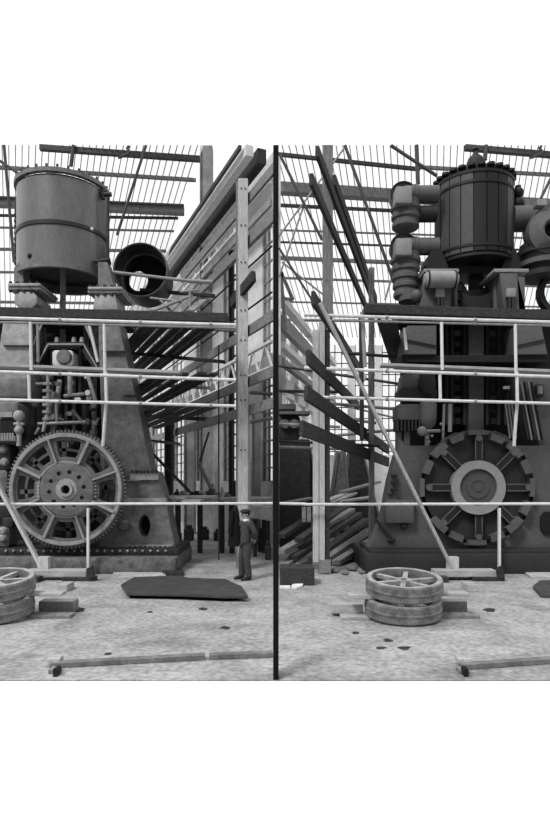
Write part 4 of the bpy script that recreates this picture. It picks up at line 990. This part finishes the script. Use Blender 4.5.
# local: faces -Y
body = [(0,0,.93,.10,.08),(0,.01,1.1,.10,.08),(0,.02,1.28,.12,.09),(0,.03,1.42,.09,.07),(0,.02,1.5,.058),(0,.0,1.57,.062),(0,-.02,1.63,.085,.095),(0,-.015,1.69,.08,.09),
        (.2,.03,1.41,.06),(.27,.12,1.17,.046),(.14,.2,.98,.034),(.08,.21,.95,.034),(-.2,.03,1.41,.06),(-.27,.12,1.17,.046),(-.12,.22,.99,.034),(-.06,.22,.96,.034),
        (.1,0,.86,.09),(.115,-.03,.48,.06),(.13,.02,.1,.045),(-.1,0,.86,.09),(-.115,-.05,.48,.06),(-.13,-.03,.1,.045),
        (.045,.225,.92,.03),(-.03,.24,.93,.03)]
be = [(0,1),(1,2),(2,3),(3,4),(4,5),(5,6),(6,7),(3,8),(8,9),(9,10),(10,11),(11,22),(3,12),(12,13),(13,14),(14,15),(15,23),(0,16),(16,17),(17,18),(0,19),(19,20),(20,21)]
fing = []
for (bi, sx) in ((22,-1),(23,1)):
    bx_, by_, bz_ = body[bi][:3]
    for k in range(4):
        i0 = len(body); body.append((bx_+sx*.035, by_+.012, bz_-.03+.02*k, .009)); body.append((bx_+sx*.065, by_+.0, bz_-.035+.02*k-.004*abs(k-1.5), .008)); be += [(bi,i0),(i0,i0+1)]
    i0 = len(body); body.append((bx_-sx*.0, by_-.0, bz_+.05, .010)); be.append((bi,i0))
bo = skin_mesh('body', body, be, 'skin', man)
# face: nose, ears, eyes, mouth
b = MB(); b.ball((0,-.118,1.625), .017, 6, 8, .8, 1.2, 1.5); 
for sx in (-1,1): b.ball((sx*.088,0,1.635), .026, 6, 8, .4, .8, 1.2)
def lbuild(b, name, m, par):
    me = bpy.data.meshes.new(name); me.from_pydata([tuple(v) for v in b.v], [], b.f)
    for q in me.polygons: q.use_smooth = True
    me.materials.append(MATS[m]); o = bpy.data.objects.new(name, me); COL.objects.link(o); o.parent = par; return o
lbuild(b, 'nose_and_ears', 'skin', bo)
b = MB()
for sx in (-1,1): b.ball((sx*.032,-.098,1.65), .011, 6, 8)
lbuild(b, 'eyes', 'hair', bo)
b = MB(); b.ball((0,-.1,1.585), .02, 5, 8, 1.2, .5, .35); lbuild(b, 'mouth', 'cap', bo)
b = MB(); b.ball((0,.02,1.665), .098, 8, 14, 1, 1, .95); lbuild(b, 'hair', 'hair', man)
b = MB(); b.ball((0,0,1.715), .118, 8, 18, 1.05, 1.15, .5); b.ball((0,-.1,1.70), .085, 6, 14, 1.05, .9, .14); lbuild(b, 'flat_cap', 'cap', man)
jk = [(0,0,.82,.16,.13),(0,0,.95,.165,.13),(0,.01,1.1,.175,.13),(0,.02,1.28,.2,.14),(0,.03,1.42,.15,.12),(0,.02,1.475,.085),(.21,.03,1.41,.085),(.285,.12,1.17,.068),(.17,.2,1.0,.055),(-.21,.03,1.41,.085),(-.285,.12,1.17,.068),(-.15,.22,1.01,.055)]
skin_mesh('jacket', jk, [(0,1),(1,2),(2,3),(3,4),(4,5),(4,6),(6,7),(7,8),(4,9),(9,10),(10,11)], 'denim', man)
tr = [(0,0,1.0,.15,.12),(.09,0,.84,.12),(.12,-.03,.5,.095),(.135,.015,.12,.088),(.137,.015,.06,.09),(-.09,0,.84,.12),(-.12,-.05,.5,.095),(-.135,-.03,.12,.088),(-.137,-.03,.06,.09)]
skin_mesh('trousers', tr, [(0,1),(1,2),(2,3),(3,4),(0,5),(5,6),(6,7),(7,8)], 'denim', man)
b = MB(); b.lathe((0,.012,1.49), [(.075,-.03),(.082,.0),(.070,.03)], 'Z', 20); b.pprism([(0,0)]*0 or [(270,100),(275,104),(280,100)], .001, .001) if False else None; lbuild(b, 'collar', 'shirt', man)
for sx, dy in ((1,0),(-1,-.045)):
    b = MB(); b.ball((sx*.14,-.06+dy,.045), .06, 8, 12, .95, 2.5, .75); b.ball((sx*.14,.02+dy,.07), .06, 6, 10, 1, 1.1, 1.1); b.box(sx*.14-.05, sx*.14+.05, -.19+dy, .07+dy, 0, .018); lbuild(b, 'shoe', 'shoe', man)
# coat hanging on the post
ct = thing('hanging_coat', 'dark coat hanging from the pale post, left of the man', 'coat', at(234.5,545,15.9))
b = MB(); D = 16.5
rings = []
for y, hw, dp in ((506,1.2,.05),(511,3,.10),(520,4.2,.13),(532,5.2,.14),(541,6.2,.15),(546,6,.14)):
    rings.append([at(235.5-(y-506)*.02,y,D)+Vector((hw*D/F*math.cos(a*PI/8)*(1+.12*math.cos(a*2.4)), dp*math.sin(a*PI/8)*(1+.25*math.cos(a*3)), 0)) for a in range(16)])
vs = [p for r_ in rings for p in r_]; fs = [(i*16+j, i*16+(j+1)%16, (i+1)*16+(j+1)%16, (i+1)*16+j) for i in range(5) for j in range(16)]+[tuple(range(16)), tuple(range(80,96))]
b.add(vs, fs); b.build('coat_body', 'cloth_dark', ct)
b = MB(); b.path([at(232,511,D-.1), at(231,522,D-.15), at(230.5,534,D-.12)], .07, 10); b.build('sleeve', 'cloth_dark', ct)
